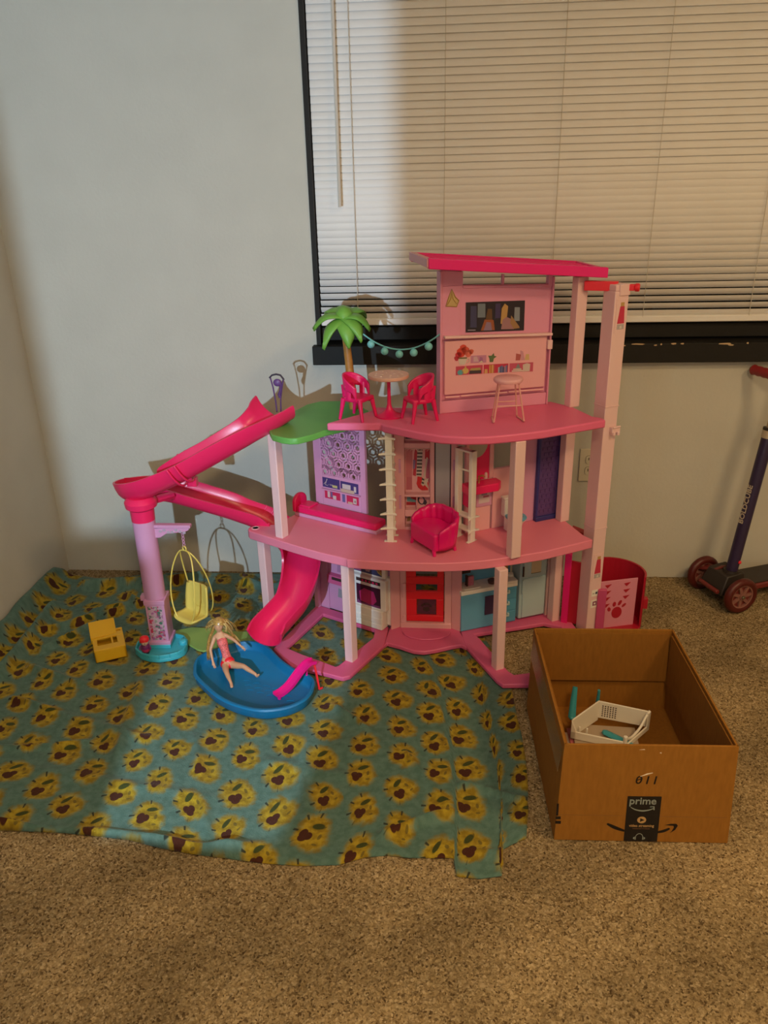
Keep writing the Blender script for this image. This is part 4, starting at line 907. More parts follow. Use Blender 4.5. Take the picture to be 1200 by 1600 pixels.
ms = thing('mini_slide', 'small bright magenta slide hooked over the rim of the blue pool', 'slide', (-.39,-.74,.014))
P = spline([(-.352,-.690,.080),(-.366,-.703,.083),(-.385,-.722,.070),(-.412,-.752,.042),(-.432,-.772,.032),(-.444,-.785,.032)], 5)
s_ = MB(); s_.m(hp); s_.sweep(P, [(-.014,.005),(-.014,-.004),(.014,-.004),(.014,.005),(.011,.005),(.011,-.0005),(-.011,-.0005),(-.011,.005)]); s_.done('slide_chute', ms, smooth=30)
s_ = MB(); s_.m(red_m); s_.tube([(-.352,-.694,.078),(-.344,-.708,.05),(-.336,-.722,.009)], .0032, 6); s_.tube([(-.336,-.722,.0095),(-.328,-.715,.0095)], .003, 6); s_.done('slide_leg', ms, smooth=40)
s_ = MB(); s_.m(hp); s_.tube([(-.372,-.699,.079),(-.373,-.700,.036)], .003, 6); s_.done('slide_prop', ms)
s_ = MB(); s_.m(hp); s_.tube([(-.436,-.776,.030),(-.437,-.777,.0142)], .005, 8); s_.done('slide_prop', ms)

# the doll
skin_m = mat('doll vinyl', (.62,.33,.19), .4, .4)
doll = thing('doll', 'blond doll in a pink and red swimsuit leaning back in the blue pool', 'doll', (-.61,-.65,.014))
def skinned(name, verts, edges, radii, material, root=0, sub=2):
    me = bpy.data.meshes.new(name); off = OFF[doll.name]
    me.from_pydata([tuple(Vector(v)-off) for v in verts], edges, []); me.materials.append(material)
    o = bpy.data.objects.new(name, me); COL.objects.link(o); o.parent = doll
    sk = o.modifiers.new('skin', 'SKIN'); sk.use_smooth_shade = True; sk.branch_smoothing = .3
    for i, d in enumerate(me.skin_vertices[0].data):
        r = radii[i]; r = r if isinstance(r, tuple) else (r, r); g = 1.28 if r[0] > .0016 else 1.05; d.radius = (r[0]*g, r[1]*g); d.use_root = (i == root)
    s1 = o.modifiers.new('sub', 'SUBSURF'); s1.levels = sub; s1.render_levels = sub
    return o
J = {}; JV = []; JR = []; JE = []
def jt(n, p, r, frm=None):
    J[n] = len(JV); JV.append(p); JR.append(r)
    if frm: JE.append((J[frm], J[n]))
jt('pelvis',(-.612,-.640,.036),(.0135,.010)); jt('waist',(-.621,-.627,.064),(.0088,.0075),'pelvis'); jt('chest',(-.632,-.613,.092),(.0125,.0095),'waist'); jt('collar',(-.637,-.606,.108),(.0085,.0065),'chest')
jt('neck',(-.6385,-.603,.117),.0042,'collar'); jt('jaw',(-.640,-.6065,.126),(.0085,.009),'neck'); jt('brow',(-.6395,-.602,.139),(.0132,.0132),'jaw'); jt('crown',(-.638,-.599,.149),(.010,.010),'brow')
for s1, sh, el, wr, pm in (('l',(-.652,-.610,.104),(-.663,-.632,.072),(-.654,-.648,.042),(-.650,-.653,.034)), ('r',(-.620,-.606,.105),(-.598,-.602,.087),(-.580,-.606,.069),(-.573,-.608,.064))):
    jt(s1+'sh', sh, .0052, 'collar'); jt(s1+'el', el, .0038, s1+'sh'); jt(s1+'wr', wr, .0026, s1+'el'); jt(s1+'pm', pm, (.0036,.0022), s1+'wr')
    d = (Vector(pm)-Vector(wr)).normalized(); q = d.cross(Vector((0,0,1))).normalized() if s1 == 'l' else d.cross(Vector((0,1,0))).normalized()
    for k, (o1, ln) in enumerate(((-.0030,.0075),(-.0010,.0088),(.0010,.0084),(.0030,.0066))):
        f1 = Vector(pm)+q*o1+d*ln*.5; f2_ = Vector(pm)+q*o1*1.15+d*ln+Vector((0,0,-.0012))
        jt(s1+'f%da'%k, tuple(f1), .00085, s1+'pm'); jt(s1+'f%db'%k, tuple(f2_), .0007, s1+'f%da'%k)
    t1 = Vector(wr).lerp(Vector(pm), .6)+q*.0042; jt(s1+'ta', tuple(t1), .00095, s1+'wr'); jt(s1+'tb', tuple(t1+q*.0012+d*.004), .0008, s1+'ta')
for s1, hp_, kn, an, he, to in (('l',(-.620,-.650,.031),(-.604,-.690,.036),(-.5855,-.721,.026),(-.583,-.724,.0215),(-.578,-.738,.0185)), ('r',(-.600,-.648,.032),(-.560,-.668,.043),(-.522,-.686,.029),(-.517,-.689,.023),(-.511,-.693,.034))):
    jt(s1+'hip', hp_, .0098, 'pelvis'); mid = Vector(hp_).lerp(Vector(kn), .5); jt(s1+'th', tuple(mid), .0082, s1+'hip'); jt(s1+'kn', kn, .0058, s1+'th')
    cf = Vector(kn).lerp(Vector(an), .35); jt(s1+'cf', tuple(cf+Vector((0,0,-.001))), .0056, s1+'kn'); jt(s1+'an', an, .0034, s1+'cf'); jt(s1+'he', he, .0036, s1+'an'); jt(s1+'to', to, (.0036,.0022), s1+'he')
skinned('doll_body', JV, JE, JR, skin_m)
sv = [(-.6115,-.641,.037),(-.6165,-.634,.050),(-.621,-.627,.064),(-.6265,-.620,.079),(-.6325,-.6135,.093),(-.6355,-.609,.1005)]
suit_m = mat('swimsuit pink orange', (.70,.14,.14), .5, .3, var=.45, vscale=260)
skinned('swimsuit', sv, [(i,i+1) for i in range(5)], [(.0130,.0105),(.0115,.0095),(.0100,.0088),(.0118,.0096),(.0138,.0112),(.0100,.0080)], suit_m, 2)
s_ = MB(Matrix.Translation((-.6125,-.6405,.0375)) @ Matrix.Rotation(math.radians(-32),4,'X')); s_.m(red_m)
s_.ball((0,0,.002), .0165, 18, 12, (1.20,.92,.95)); s_.ball((-.0075,-.003,-.006), .0135, 14, 8); s_.ball((.0085,-.002,-.006), .0135, 14, 8); s_.done('swim_brief', doll, smooth=60)
hair_m = mat('blond doll hair', (.44,.26,.07), .32, .6, var=.4, vscale=220)
hairl_m = mat('light blond doll hair', (.66,.50,.20), .3, .6)
HC = Vector((-.6393,-.602,.1375))
s_ = MB(); s_.m(hair_m)
s_.T = Matrix.Translation(HC+Vector((.001,.003,.003))) @ Matrix.Diagonal((1.34,1.28,1.26,1)) @ Matrix.Rotation(math.radians(-28),4,'X')
s_.lathe([(.0142*math.sin(math.pi*i/12), .0150*math.cos(math.pi*i/12)) for i in range(8)], n=18); s_.T = Matrix()
s_.v = [p for p in s_.v]
s_.done('hair_cap', doll, smooth=60, solid=.0012)
s_ = MB(); rnd = random.Random(4)
def lock(P, r, mm, fl=.45): s_.m(mm); s_.tube(spline(P, 4), [r*max(.12, math.sin(math.pi*(.18+.78*i/((len(P)-1)*4)))) for i in range((len(P)-1)*4+1)], 6, flat=fl)
for k in range(24):
    j = lambda a: (rnd.random()-.5)*a
    lock([HC+Vector((-.010,.002,.008)), Vector((-.656+j(.005),-.604,.124+j(.004))), Vector((-.667+j(.006),-.612+j(.004),.098)), Vector((-.671+j(.009),-.628+j(.006),.066)), Vector((-.668+j(.010),-.640+j(.006),.046+j(.014)))], .0056, hairl_m if k % 4 == 0 else hair_m)
for k in range(24):
    j = lambda a: (rnd.random()-.5)*a
    lock([HC+Vector((.009,.002,.009)), Vector((-.622+j(.004),-.597,.138+j(.006))), Vector((-.611+j(.006),-.594+j(.005),.112)), Vector((-.600+j(.012),-.594+j(.005),.088+j(.010))), Vector((-.590+j(.016),-.594+j(.006),.073+j(.012)))], .0054, hairl_m if k % 3 == 0 else hair_m)
for k in range(9):
    j = lambda a: (rnd.random()-.5)*a
    lock([HC+Vector((.002,-.004,.0135)), HC+Vector((.014+j(.003),-.004,.009)), HC+Vector((.022+j(.004),-.003,-.004)), HC+Vector((.020+j(.008),-.006,-.020))], .0036, hairl_m)
    lock([HC+Vector((-.002,-.004,.0135)), HC+Vector((-.013+j(.003),-.006,.008)), HC+Vector((-.024+j(.006),-.006,.001)), HC+Vector((-.036+j(.008),-.005,-.008+j(.008)))], .0030, hairl_m if k % 2 else hair_m)
for k in range(60):
    a = rnd.uniform(-.4, math.pi+.4); ln = rnd.uniform(.014,.036); d = Vector((math.cos(a), rnd.uniform(-.1,.5), math.sin(a)*.55))
    p0 = HC+Vector((d.x*.011,d.y*.011,.004+d.z*.014)); e = Vector((math.copysign(.35+.65*abs(d.x), d.x), d.y, 0)); lock([p0, p0+e*ln*.45+Vector((0,0,.003)), p0+e*ln*.8+Vector((rnd.uniform(-.004,.004),0,-.006-.25*ln)), p0+e*ln+Vector((rnd.uniform(-.005,.005),0,-.014-.7*ln))], .0011, hair_m if k % 3 else hairl_m, 1)
s_.done('hair', doll, smooth=60)
s_ = MB(); s_.m(mat('doll eye dark', (.05,.03,.03), .3))
for ex_ in (-.0042,.0042): s_.ball(HC+Vector((ex_*1.15,-.0128,.0005)), .0015, 8, 6, (1.3,.5,.9))
s_.done('eyes', doll)
s_ = MB(); s_.m(mat('doll lips', (.55,.06,.10), .3)); s_.ball(HC+Vector((0,-.0128,-.0085)), .0019, 8, 6, (1.2,.6,.55)); s_.done('lips', doll)
s_ = MB(); s_.m(skin_m); s_.ball(HC+Vector((0,-.0138,-.0040)), .0014, 8, 6, (.9,1.2,1.3)); s_.done('nose', doll)

# flat green path piece
gp = MB(); gp.m(mat('lime green plastic', (.27,.42,.10), .5, .35))
gp.prism([(-.853,-.452),(-.83,-.428),(-.79,-.411),(-.72,-.415),(-.66,-.43),(-.60,-.432),(-.565,-.455),(-.568,-.495),(-.60,-.515),(-.64,-.520),(-.69,-.535),(-.715,-.548),(-.735,-.540),(-.79,-.498)], .0065, .0125)
tag(gp.done('garden_path', None, bevel=.002), 'flat lime green toy path lying between the lavender post and the pool', 'path')
# tiny figure on the turquoise base
fg = thing('toy_figure', 'tiny toy figure with red hat and purple body on turquoise base', 'figurine', (-.8815,-.570,.018)); fg.scale = (1.22,1.22,1.22)
X, Y, Zf = -.8815, -.570, .018
s_ = MB(); s_.m(mat('toy violet', (.16,.02,.16), .4)); s_.lathe([(.007,.006),(.0105,.012),(.010,.020),(.006,.025)], (X,Y,Zf), 12); s_.done('torso', fg, smooth=50)
s_ = MB(); s_.m(mat('toy rose', (.50,.03,.10), .4)); s_.lathe([(.0095,.005),(.0112,.009),(.0108,.013)], (X,Y,Zf), 12); s_.done('skirt', fg, smooth=50)
s_ = MB(); s_.m(mat('toy navy', (.03,.03,.08), .4))
for sx in (-.005,.005): s_.box(X+sx-.0035,X+sx+.0035,Y-.006,Y+.003,Zf,Zf+.007)
s_.done('shoes', fg, bevel=.001)
s_ = MB(); s_.m(mat('toy face', (.70,.50,.40), .4)); s_.ball((X,Y-.002,Zf+.031), .0092); s_.m(mat('toy navy', (0,0,0))); 
for sx in (-.0035,.0035): s_.ball((X+sx,Y-.0105,Zf+.031), .0012, 6, 4)
s_.done('head', fg, smooth=60)
s_ = MB(); s_.m(red_m); s_.lathe([(.0115,0),(.0122,.003),(.0105,.009),(.005,.0125),(1e-6,.0132)], (X-.001,Y+.001,Zf+.033), 14); s_.ball((X-.009,Y+.002,Zf+.030), .0055); s_.done('hat', fg, smooth=50)
s_ = MB(); s_.m(mat('toy violet', (0,0,0)))
for sx in (-1,1): s_.tube([(X+sx*.008,Y,Zf+.022),(X+sx*.0135,Y-.003,Zf+.015),(X+sx*.012,Y-.006,Zf+.011)], .0025, 6)
s_.done('arms', fg, smooth=50)
# yellow plastic piece
yp = thing('toy_kennel', 'small bright yellow plastic toy kennel tipped over left of the lavender post', 'toy', (-1.002,-.552,.010), math.radians(27), local=True); yp.scale = (1.22,1.22,1.25)
yy = mat('bright yellow plastic', (.72,.42,.015), .4, .4)
s_ = MB(); s_.m(yy)
W_, D_ = .074, .092
s_.box(-W_/2,W_/2,-D_/2,-D_/2+.006,0,.030); s_.box(-W_/2,W_/2,D_/2-.006,D_/2,0,.034); s_.box(-W_/2,-W_/2+.006,-D_/2,D_/2,0,.030); s_.box(W_/2-.006,W_/2,-D_/2,D_/2,0,.032); s_.box(-W_/2,W_/2,-D_/2,D_/2,0,.004)
kb = s_.done('kennel_shell', yp, bevel=.002)
s_ = MB(); s_.m(yy); s_.box(-W_/2,W_/2,-D_/2,-.022,.028,.033); s_.box(.020,W_/2,-.024,.03,.028,.033); s_.box(-W_/2,-.026,-.024,.03,.028,.033); s_.box(.006,.011,-.024,.012,.026,.032); s_.box(-.03,W_/2,.010,.030,.028,.034); s_.done('kennel_front', yp, bevel=.0015)
s_ = MB(); s_.m(yy); s_.hexa([(-.040,.012,.033),(.022,.022,.030),(.022,.064,.050),(-.040,.056,.054)], [(-.040,.012,.038),(.022,.022,.035),(.022,.064,.055),(-.040,.056,.059)]); s_.hexa([(-.040,.012,.020),(-.033,.012,.020),(-.033,.050,.030),(-.040,.050,.030)], [(-.040,.012,.038),(-.033,.012,.038),(-.033,.056,.058),(-.040,.056,.058)]); part(s_.done('kennel_roof', yp, bevel=.0015), None)
s_ = MB(); s_.m(darkgap_m); s_.box(-.024,.004,-.020,.008,.0045,.006); s_.box(.012,.018,-.018,.006,.0045,.006); s_.done('kennel_opening', yp)

# ================================================================ furniture in the dollhouse
# palm tree on the roof garden
palm = thing('palm_tree', 'toy palm tree with green leaves and a brown trunk on the roof garden', 'palm tree', (-.266,-.275,.6885))
s_ = MB(); s_.m(mat('palm trunk brown', (.40,.17,.035), .5, .4, var=.15, vscale=60)); s_.tube([(-.262,-.276,.688),(-.267,-.275,.76),(-.272,-.274,.83),(-.278,-.273,.90),(-.281,-.273,.945)], [.0135,.0125,.0115,.0105,.009], 14); s_.done('trunk', palm, smooth=60)
lf_m = mat('palm leaf green', (.16,.38,.055), .45, .4)
def leaf(tip, w=.030, drop=.02):
    c = Vector((-.2795,-.273,.958)); t = Vector(tip); s_ = MB(); s_.m(lf_m); d = t-c; side = d.cross(Vector((0,0,1))); side.normalize(); nrm = side.cross(d).normalized()
    def fn(u, v):
        p = c+d*u+nrm*(.022*math.sin(math.pi*min(1,u*1.0))*1.0); wd = w*min(1, .62+.9*u)*max(0, 1-u**2.4)
        return p+side*(v-.5)*2*wd - nrm*abs(v-.5)*.018
    s_.grid(fn, 10, 4); return s_
for tip, w in (((-.368,-.290,.926),.036),((-.338,-.325,.876),.030),((-.262,-.335,.880),.033),((-.226,-.325,.896),.030),((-.205,-.285,.922),.036),((-.300,-.17,.955),.036),((-.225,-.19,.945),.036),((-.345,-.19,.945),.036)):
    leaf(tip, w).done('palm_leaf', palm, solid=.004, smooth=70)
s_ = MB(); s_.m(lf_m); s_.lathe([(.026,-.010),(.024,.004),(.016,.016),(1e-6,.022)], (-.2795,-.273,.962), 16); s_.done('palm_crown', palm, smooth=60)
# string of lamps
sl = thing('string_lights', 'turquoise string of five toy lanterns hung between the palm and the media wall', 'string lights', (-.13,-.35,.89))
tl = mat('aqua plastic', (.20,.60,.66), .35, .5)
A, B_ = Vector((-.2475,-.290,.9285)), Vector((-.0075,-.420,.929))
def strp(t):
    p = A.lerp(B_, t); p.z += -.052*4*t*(1-t)*1.0; return p
s_ = MB(); s_.m(tl); s_.tube([strp(i/20) for i in range(21)], .0022, 6); s_.tube([A+Vector((-.004,0,.003)), A, A+Vector((.004,-.001,-.008)), A+Vector((.008,-.001,-.011))], .0018, 5); s_.done('cord', sl, smooth=60)
for t in (.19,.355,.53,.70,.87):
    p = strp(t); s_ = MB(); s_.m(tl); s_.ball(p+Vector((0,-.001,-.0125)), .0108, 16, 10); s_.tube([p, p+Vector((0,0,-.004))], .0022, 6); s_.done('lantern', sl, smooth=60)
# purple looped handle on the roof garden
ph = thing('toy_zip_handle', 'thin purple toy swing handle with an arched top standing behind the slide', 'toy', (-.476,-.318,.6885))
pm_ = mat('dusky purple plastic', (.13,.06,.22), .4, .4)
s_ = MB(); s_.m(mat('dark grey violet plastic', (.055,.045,.075), .4)); s_.tube([(-.4985,-.318,.791),(-.490,-.318,.799),(-.478,-.318,.8015),(-.466,-.318,.799),(-.456,-.318,.785)], .0028, 6); s_.done('arch_bar', ph, smooth=60)
s_ = MB(); s_.m(pm_); s_.tube([(-.496,-.318,.793),(-.490,-.318,.765),(-.485,-.318,.72),(-.484,-.318,.6895)], .0022, 6); s_.tube([(-.458,-.318,.787),(-.463,-.318,.765),(-.470,-.318,.73),(-.472,-.318,.6895)], .0022, 6); s_.done('side_strap', ph, smooth=60)
s_ = MB(); s_.m(pm_); s_.ball((-.476,-.318,.777), .0125, 14, 8, (1,.45,.9)); s_.tube([(-.466,-.318,.775),(-.468,-.318,.755),(-.474,-.318,.742),(-.471,-.318,.733)], .0045, 6); s_.done('handle_disc', ph, smooth=60)

# arm chairs
chair_m = mat('raspberry plastic', (.74,.008,.125), .35, .5)
ch0 = thing('toy_armchair', 'raspberry pink toy armchair left of the round table, before the palm', 'chair', (-.230,-.456,Z3), math.radians(62), 'dining chairs on the top floor', True)
s_ = MB(); s_.m(chair_m); s_.prism([(-.030,-.034),(.030,-.034),(.035,.0),(.030,.026),(.015,.034),(-.015,.034),(-.030,.026),(-.035,.0)], .050, .062); s_.done('seat', ch0, bevel=.004)
def shell(u, v):
    a = math.radians(-32+244*u); q = abs(2*u-1); top = .122-.033*q**1.8; bot = .086-.014*q**2 - .030*max(0, q-.88)/.12
    r = 1+.10*v*(1-q)
    return (.0355*math.cos(a)*r, .0345*math.sin(a)*r, bot+(top-bot)*v)
s_ = MB(); s_.m(chair_m); s_.grid(shell, 24, 5); s_.done('backrest', ch0, solid=.0045, smooth=70)
s_ = MB(); s_.m(chair_m)
for a in (12, 62, 118, 168):
    a = math.radians(a); wv_ = .0085 if 30 < math.degrees(a) < 150 else .007
    s_.tube([(.033*math.cos(a),.0315*math.sin(a),.056),(.0355*math.cos(a),.0345*math.sin(a),.092)], wv_*1.25, 6, flat=.4)
s_.done('arm_support', ch0, smooth=60)
for sx in (-1,1):
    for sy in (-1,1):
        s_ = MB(); s_.m(chair_m); s_.tube([(sx*.028,sy*.026,.058),(sx*.031,sy*.031,.03),(sx*.034,sy*.037,0)], [.0075,.0055,.0042], 7); s_.done('leg', ch0, smooth=60)
ch1 = copy_tree(ch0); ch1.location = (-.062,-.474,Z3); ch1.rotation_euler.z = math.radians(-62); ch1['label'] = 'raspberry pink toy armchair right of the round table, next to the media wall'
tb = thing('cafe_table', 'round toy table with pale pink top and raspberry stem', 'table', (-.1455,-.441,Z3), 0, None, True)
tt = mat('pale peach plastic', (.72,.42,.36), .4, .4)
s_ = MB(); s_.m(tt); s_.lathe([(.050,.106),(.0545,.108),(.0555,.113),(.0545,.1165),(1e-6,.1168)], n=32); tp = s_.done('table_top', tb, smooth=40)
s_ = MB(); s_.m(mat('tabletop relief', (.82,.58,.50), .25, .6))
for k in range(9):
    a = k*2*math.pi/9; s_.ball((.036*math.cos(a),.036*math.sin(a),.1166), .0042, 8, 4, (1,1,.3))
for k in range(4):
    a = k*math.pi/2+.4; s_.ball((.017*math.cos(a),.017*math.sin(a),.1166), .0045, 8, 4, (1,1,.3))
s_.done('relief', tp, smooth=50)
s_ = MB(); s_.m(chair_m); s_.lathe([(.037,0),(.0375,.003),(.030,.006),(.018,.012),(.009,.022),(.0055,.034),(.0046,.07),(.0050,.107)], n=24); s_.done('pedestal', tb, smooth=50)
st = thing('bar_stool', 'pale pink toy bar stool with loop legs before the media wall', 'stool', (.170,-.484,Z3), math.radians(8), None, True)
s_ = MB(); s_.m(panelp_m); s_.lathe([(.036,.104),(.0385,.108),(.038,.113),(.034,.1165),(1e-6,.1175)], n=24); s_.T = Matrix.Diagonal((1,.8,1,1)); s_.done('seat', st, smooth=50)
for k in range(2):
    s_ = MB(); s_.m(mat('peach pink plastic', (.72,.36,.33), .4, .4)); sx = -1 if k == 0 else 1
    s_.tube([(sx*.024,-.016,.106),(sx*.040,-.028,.004),(sx*.041,-.024,.0025),(sx*.034,.030,.0025),(sx*.033,.026,.006),(sx*.022,.016,.106)], .0023, 6); s_.done('leg_loop', st, smooth=30)
s_ = MB(); s_.m(mat('peach pink plastic', (0,0,0))); s_.tube([(-.034,-.0235,.045),(.034,-.0235,.045)], .0018, 6); s_.tube([(-.030,.023,.045),(.030,.023,.045)], .0018, 6); s_.done('foot_rail', st)

# daybed
db = thing('daybed', 'hot pink toy daybed with rounded headboard against the lattice screen', 'bed', (-.33,-.37,Z2))
s_ = MB(LWF); s_.m(lav_m); s_.box(-.020,.282,.004,.062,Z2,.3735); s_.done('bed_frame', db, bevel=.002)
s_ = MB(LWF); s_.m(hot_m); s_.box(-.014,.280,.006,.062,.373,.394); part(s_.done('mattress', db, bevel=.006, seg=3), None)
s_ = MB(LWF @ Matrix(((0,1,0,-.022),(1,0,0,0),(0,0,1,0),(0,0,0,1))))
hb = [(.004,.374),(.064,.374),(.064,.400)]+[(.034+.030*math.cos(a), .402+.026*math.sin(a)) for a in [math.pi*i/12 for i in range(13)]]+[(.004,.400)]
s_.m(hot_m); s_.plate(hb, -.004, .008); s_.done('headboard', db, bevel=.003)
s_ = MB(LWF); s_.m(hot_m); s_.box(-.005,.035,.012,.056,.392,.399); s_.done('pillow', db, bevel=.003)

# loveseat
ls_ = thing('loveseat', 'glossy hot pink scalloped toy loveseat on the middle floor', 'sofa', (-.022,-.533,Z2), math.radians(-54), None, True)
sm = mat('loveseat pink plastic', (.74,.006,.17), .28, .55)
s_ = MB(); s_.m(sm)
seatp = [(-.050,-.034),(.050,-.034),(.053,-.01),(.050,.015),(.038,.032),(.018,.038),(-.018,.038),(-.038,.032),(-.050,.015),(-.053,-.01)]
s_.prism(seatp, .012, .057); s_.done('seat', ls_, bevel=.005, seg=3)
def back(u, v):
    a = math.radians(-28+236*u); q = abs(2*u-1); top = .094-.030*q**2.2; rib = .03*math.cos(u*66)*(1 if q < .8 else 0)*min(1, v*2)
    r = 1+.12*v+rib; ex = .054*math.copysign(abs(math.cos(a))**.75, math.cos(a)); ey = .040*math.copysign(abs(math.sin(a))**.8, math.sin(a))
    return (ex*r, ey*r+.0, .014+(top-.014)*v)
s_ = MB(); s_.m(sm); s_.grid(back, 96, 6); s_.done('backrest', ls_, solid=.006, smooth=60)
for sx in (-1,1):
    for y_ in (-.030,.026):
        s_ = MB(); s_.m(sm); s_.tube([(sx*.043,y_,.016),(sx*.047,y_*1.06,.0)], [.0055,.0038], 7); s_.done('leg', ls_, smooth=50)

ls_.scale = (1.18,1.18,1.12)
# two ladder shelves
def ladder(loc, rz, label, rungs, sep, hgt):
    t = thing('ladder_shelf', label, 'shelf', loc, rz, 'white ladder shelves on the middle floor', True)
    for sx in (0, 1):
        s_ = MB(); s_.m(white_m); s_.box(-.0095,.0095,sx*sep-.006,sx*sep+.006,0,hgt); s_.box(-.018,.018,sx*sep-.005,sx*sep+.005,0,.003); s_.done('rail', t, bevel=.001)
    for z in rungs:
        s_ = MB(); s_.m(white_m); s_.prism([(-.027,-.012),(-.012,-.008),(.012,-.008),(.020,-.012),(.013,.004),(.012,sep+.004),(-.012,sep+.004),(-.012,.004)], z, z+.0055); s_.done('rung', t, bevel=.0008)
    return t
ladder((-.1445,-.505,Z2), math.radians(-3), 'white toy ladder shelf beside the daybed foot, seen edge on', [.040+.044*k for k in range(7)], .042, Z3B-Z2)
l2 = ladder((.083,-.500,Z2), math.radians(46), 'white toy ladder shelf right of the loveseat, turned sideways', [.032,.072], .052, .268)
s_ = MB(); s_.m(white_m); s_.box(-.010,.010,-.003,.055,.262,.268); s_.box(-.002,.002,0,.052,.205,.209); s_.done('top_bar', l2, bevel=.001)

# toilet
to = thing('toy_toilet', 'white toy toilet with blue seat partly hidden behind the front pillar', 'toilet', (.205,-.424,Z2), math.radians(26), None, True)
s_ = MB(); s_.m(white_m); s_.box(-.026,.026,.006,.028,.045,.098); s_.box(-.028,.028,.004,.030,.098,.104); s_.done('tank', to, bevel=.003)
s_ = MB(); s_.m(white_m); s_.T = Matrix.Translation((0,-.014,0)) @ Matrix.Diagonal((1,1.15,1,1)); s_.lathe([(.017,0),(.015,.015),(.020,.034),(.028,.046),(.026,.048),(.018,.040),(.010,.030)], n=20); s_.T = Matrix(); s_.box(-.016,.016,.004,.024,0,.046); s_.done('bowl', to, smooth=50)
s_ = MB(); s_.m(blue_m); s_.T = Matrix.Translation((0,-.014,0)) @ Matrix.Diagonal((1,1.15,1,1)); s_.lathe([(.019,.048),(.029,.048),(.030,.051),(.028,.0535),(.020,.0535),(.019,.048)], n=20); s_.done('toilet_seat', to, smooth=50)

# ================================================================ cardboard box
def cardboard(name, base):
    m = bpy.data.materials.new(name); m.use_nodes = True; nt = m.node_tree; N = nt.nodes; L = nt.links; b = N['Principled BSDF']; b.inputs['Roughness'].default_value = .75; b.inputs['Specular IOR Level'].default_value = .2
    tc = N.new('ShaderNodeTexCoord'); mp_ = N.new('ShaderNodeMapping'); mp_.inputs['Scale'].default_value = (60,60,14); L.new(tc.outputs['Object'], mp_.inputs[0])
    n = N.new('ShaderNodeTexNoise'); n.inputs['Scale'].default_value = 2.2; n.inputs['Detail'].default_value = 5; L.new(mp_.outputs[0], n.inputs[0])
    r = N.new('ShaderNodeMapRange'); r.inputs['From Min'].default_value = .3; r.inputs['From Max'].default_value = .7; r.inputs['To Min'].default_value = .90; r.inputs['To Max'].default_value = 1.08; L.new(n.outputs[0], r.inputs[0])
    s = N.new('ShaderNodeVectorMath'); s.operation = 'SCALE'; s.inputs[0].default_value = base; L.new(r.outputs[0], s.inputs['Scale']); L.new(s.outputs[0], b.inputs['Base Color']); return m
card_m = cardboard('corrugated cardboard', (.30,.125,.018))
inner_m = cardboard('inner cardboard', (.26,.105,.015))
tape_m = mat('clear packing tape', (.45,.28,.14), .12, .6, alpha=.35)
box = thing('cardboard_box', 'open brown cardboard box with black printed tape standing on the carpet', 'box', (.415,-1.0,0))
bFL, bFR, bBR, bBL = [Vector(p) for p in ((.242,-1.227,.001),(.604,-1.219,.001),(.592,-.762,.001),(.229,-.768,.001))]
tFL, tFR, tBR, tBL = [Vector(p) for p in ((.2487,-1.2236,.25),(.592,-1.2157,.25),(.5816,-.770,.25),(.2344,-.7757,.25))]
def wallp(name, a, c, ta, tc_, n, mm, th=.0045, lab=None, sag=0):
    n = Vector(n)*th; s_ = MB(); s_.m(mm); s_.hexa([a, c, c+n, a+n], [ta, tc_, tc_+n, ta+n]); return part(s_.done(name, box, bevel=.0008), lab)
fp = wallp('front_panel', bFL, bFR, tFL, tFR, (0,1,0), card_m)
wallp('back_panel', bBL, bBR, tBL, tBR, (0,-1,0), card_m); lp = wallp('side_panel', bFL, bBL, tFL, tBL, (1,0,0), card_m); wallp('side_panel', bFR, bBR, tFR, tBR, (-1,0,0), card_m)
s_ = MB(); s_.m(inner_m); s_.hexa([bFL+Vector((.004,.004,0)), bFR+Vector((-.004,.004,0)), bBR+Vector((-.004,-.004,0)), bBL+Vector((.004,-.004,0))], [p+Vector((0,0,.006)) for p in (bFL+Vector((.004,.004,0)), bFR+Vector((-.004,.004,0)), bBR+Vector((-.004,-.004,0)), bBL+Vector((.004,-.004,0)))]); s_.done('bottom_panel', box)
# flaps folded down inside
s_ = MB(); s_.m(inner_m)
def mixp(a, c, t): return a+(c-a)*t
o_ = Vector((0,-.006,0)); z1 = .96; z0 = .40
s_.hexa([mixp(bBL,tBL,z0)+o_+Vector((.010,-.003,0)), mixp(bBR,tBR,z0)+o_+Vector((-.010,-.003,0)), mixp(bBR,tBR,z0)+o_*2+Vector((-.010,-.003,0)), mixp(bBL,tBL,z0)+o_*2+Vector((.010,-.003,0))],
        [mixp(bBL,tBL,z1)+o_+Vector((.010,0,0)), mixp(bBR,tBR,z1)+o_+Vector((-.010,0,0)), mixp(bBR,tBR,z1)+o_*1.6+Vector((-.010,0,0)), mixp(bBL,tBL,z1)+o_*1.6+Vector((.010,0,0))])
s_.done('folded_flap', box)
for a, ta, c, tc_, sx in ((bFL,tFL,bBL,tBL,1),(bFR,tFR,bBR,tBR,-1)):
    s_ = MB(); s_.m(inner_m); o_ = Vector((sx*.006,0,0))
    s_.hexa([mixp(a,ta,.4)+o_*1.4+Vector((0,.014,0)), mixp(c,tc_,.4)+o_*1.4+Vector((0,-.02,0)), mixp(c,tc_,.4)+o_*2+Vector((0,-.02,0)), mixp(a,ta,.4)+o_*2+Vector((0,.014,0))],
            [mixp(a,ta,.97)+o_+Vector((0,.014,0)), mixp(c,tc_,.97)+o_+Vector((0,-.02,0)), mixp(c,tc_,.97)+o_*1.5+Vector((0,-.02,0)), mixp(a,ta,.97)+o_*1.5+Vector((0,.014,0))]); s_.done('folded_flap', box)
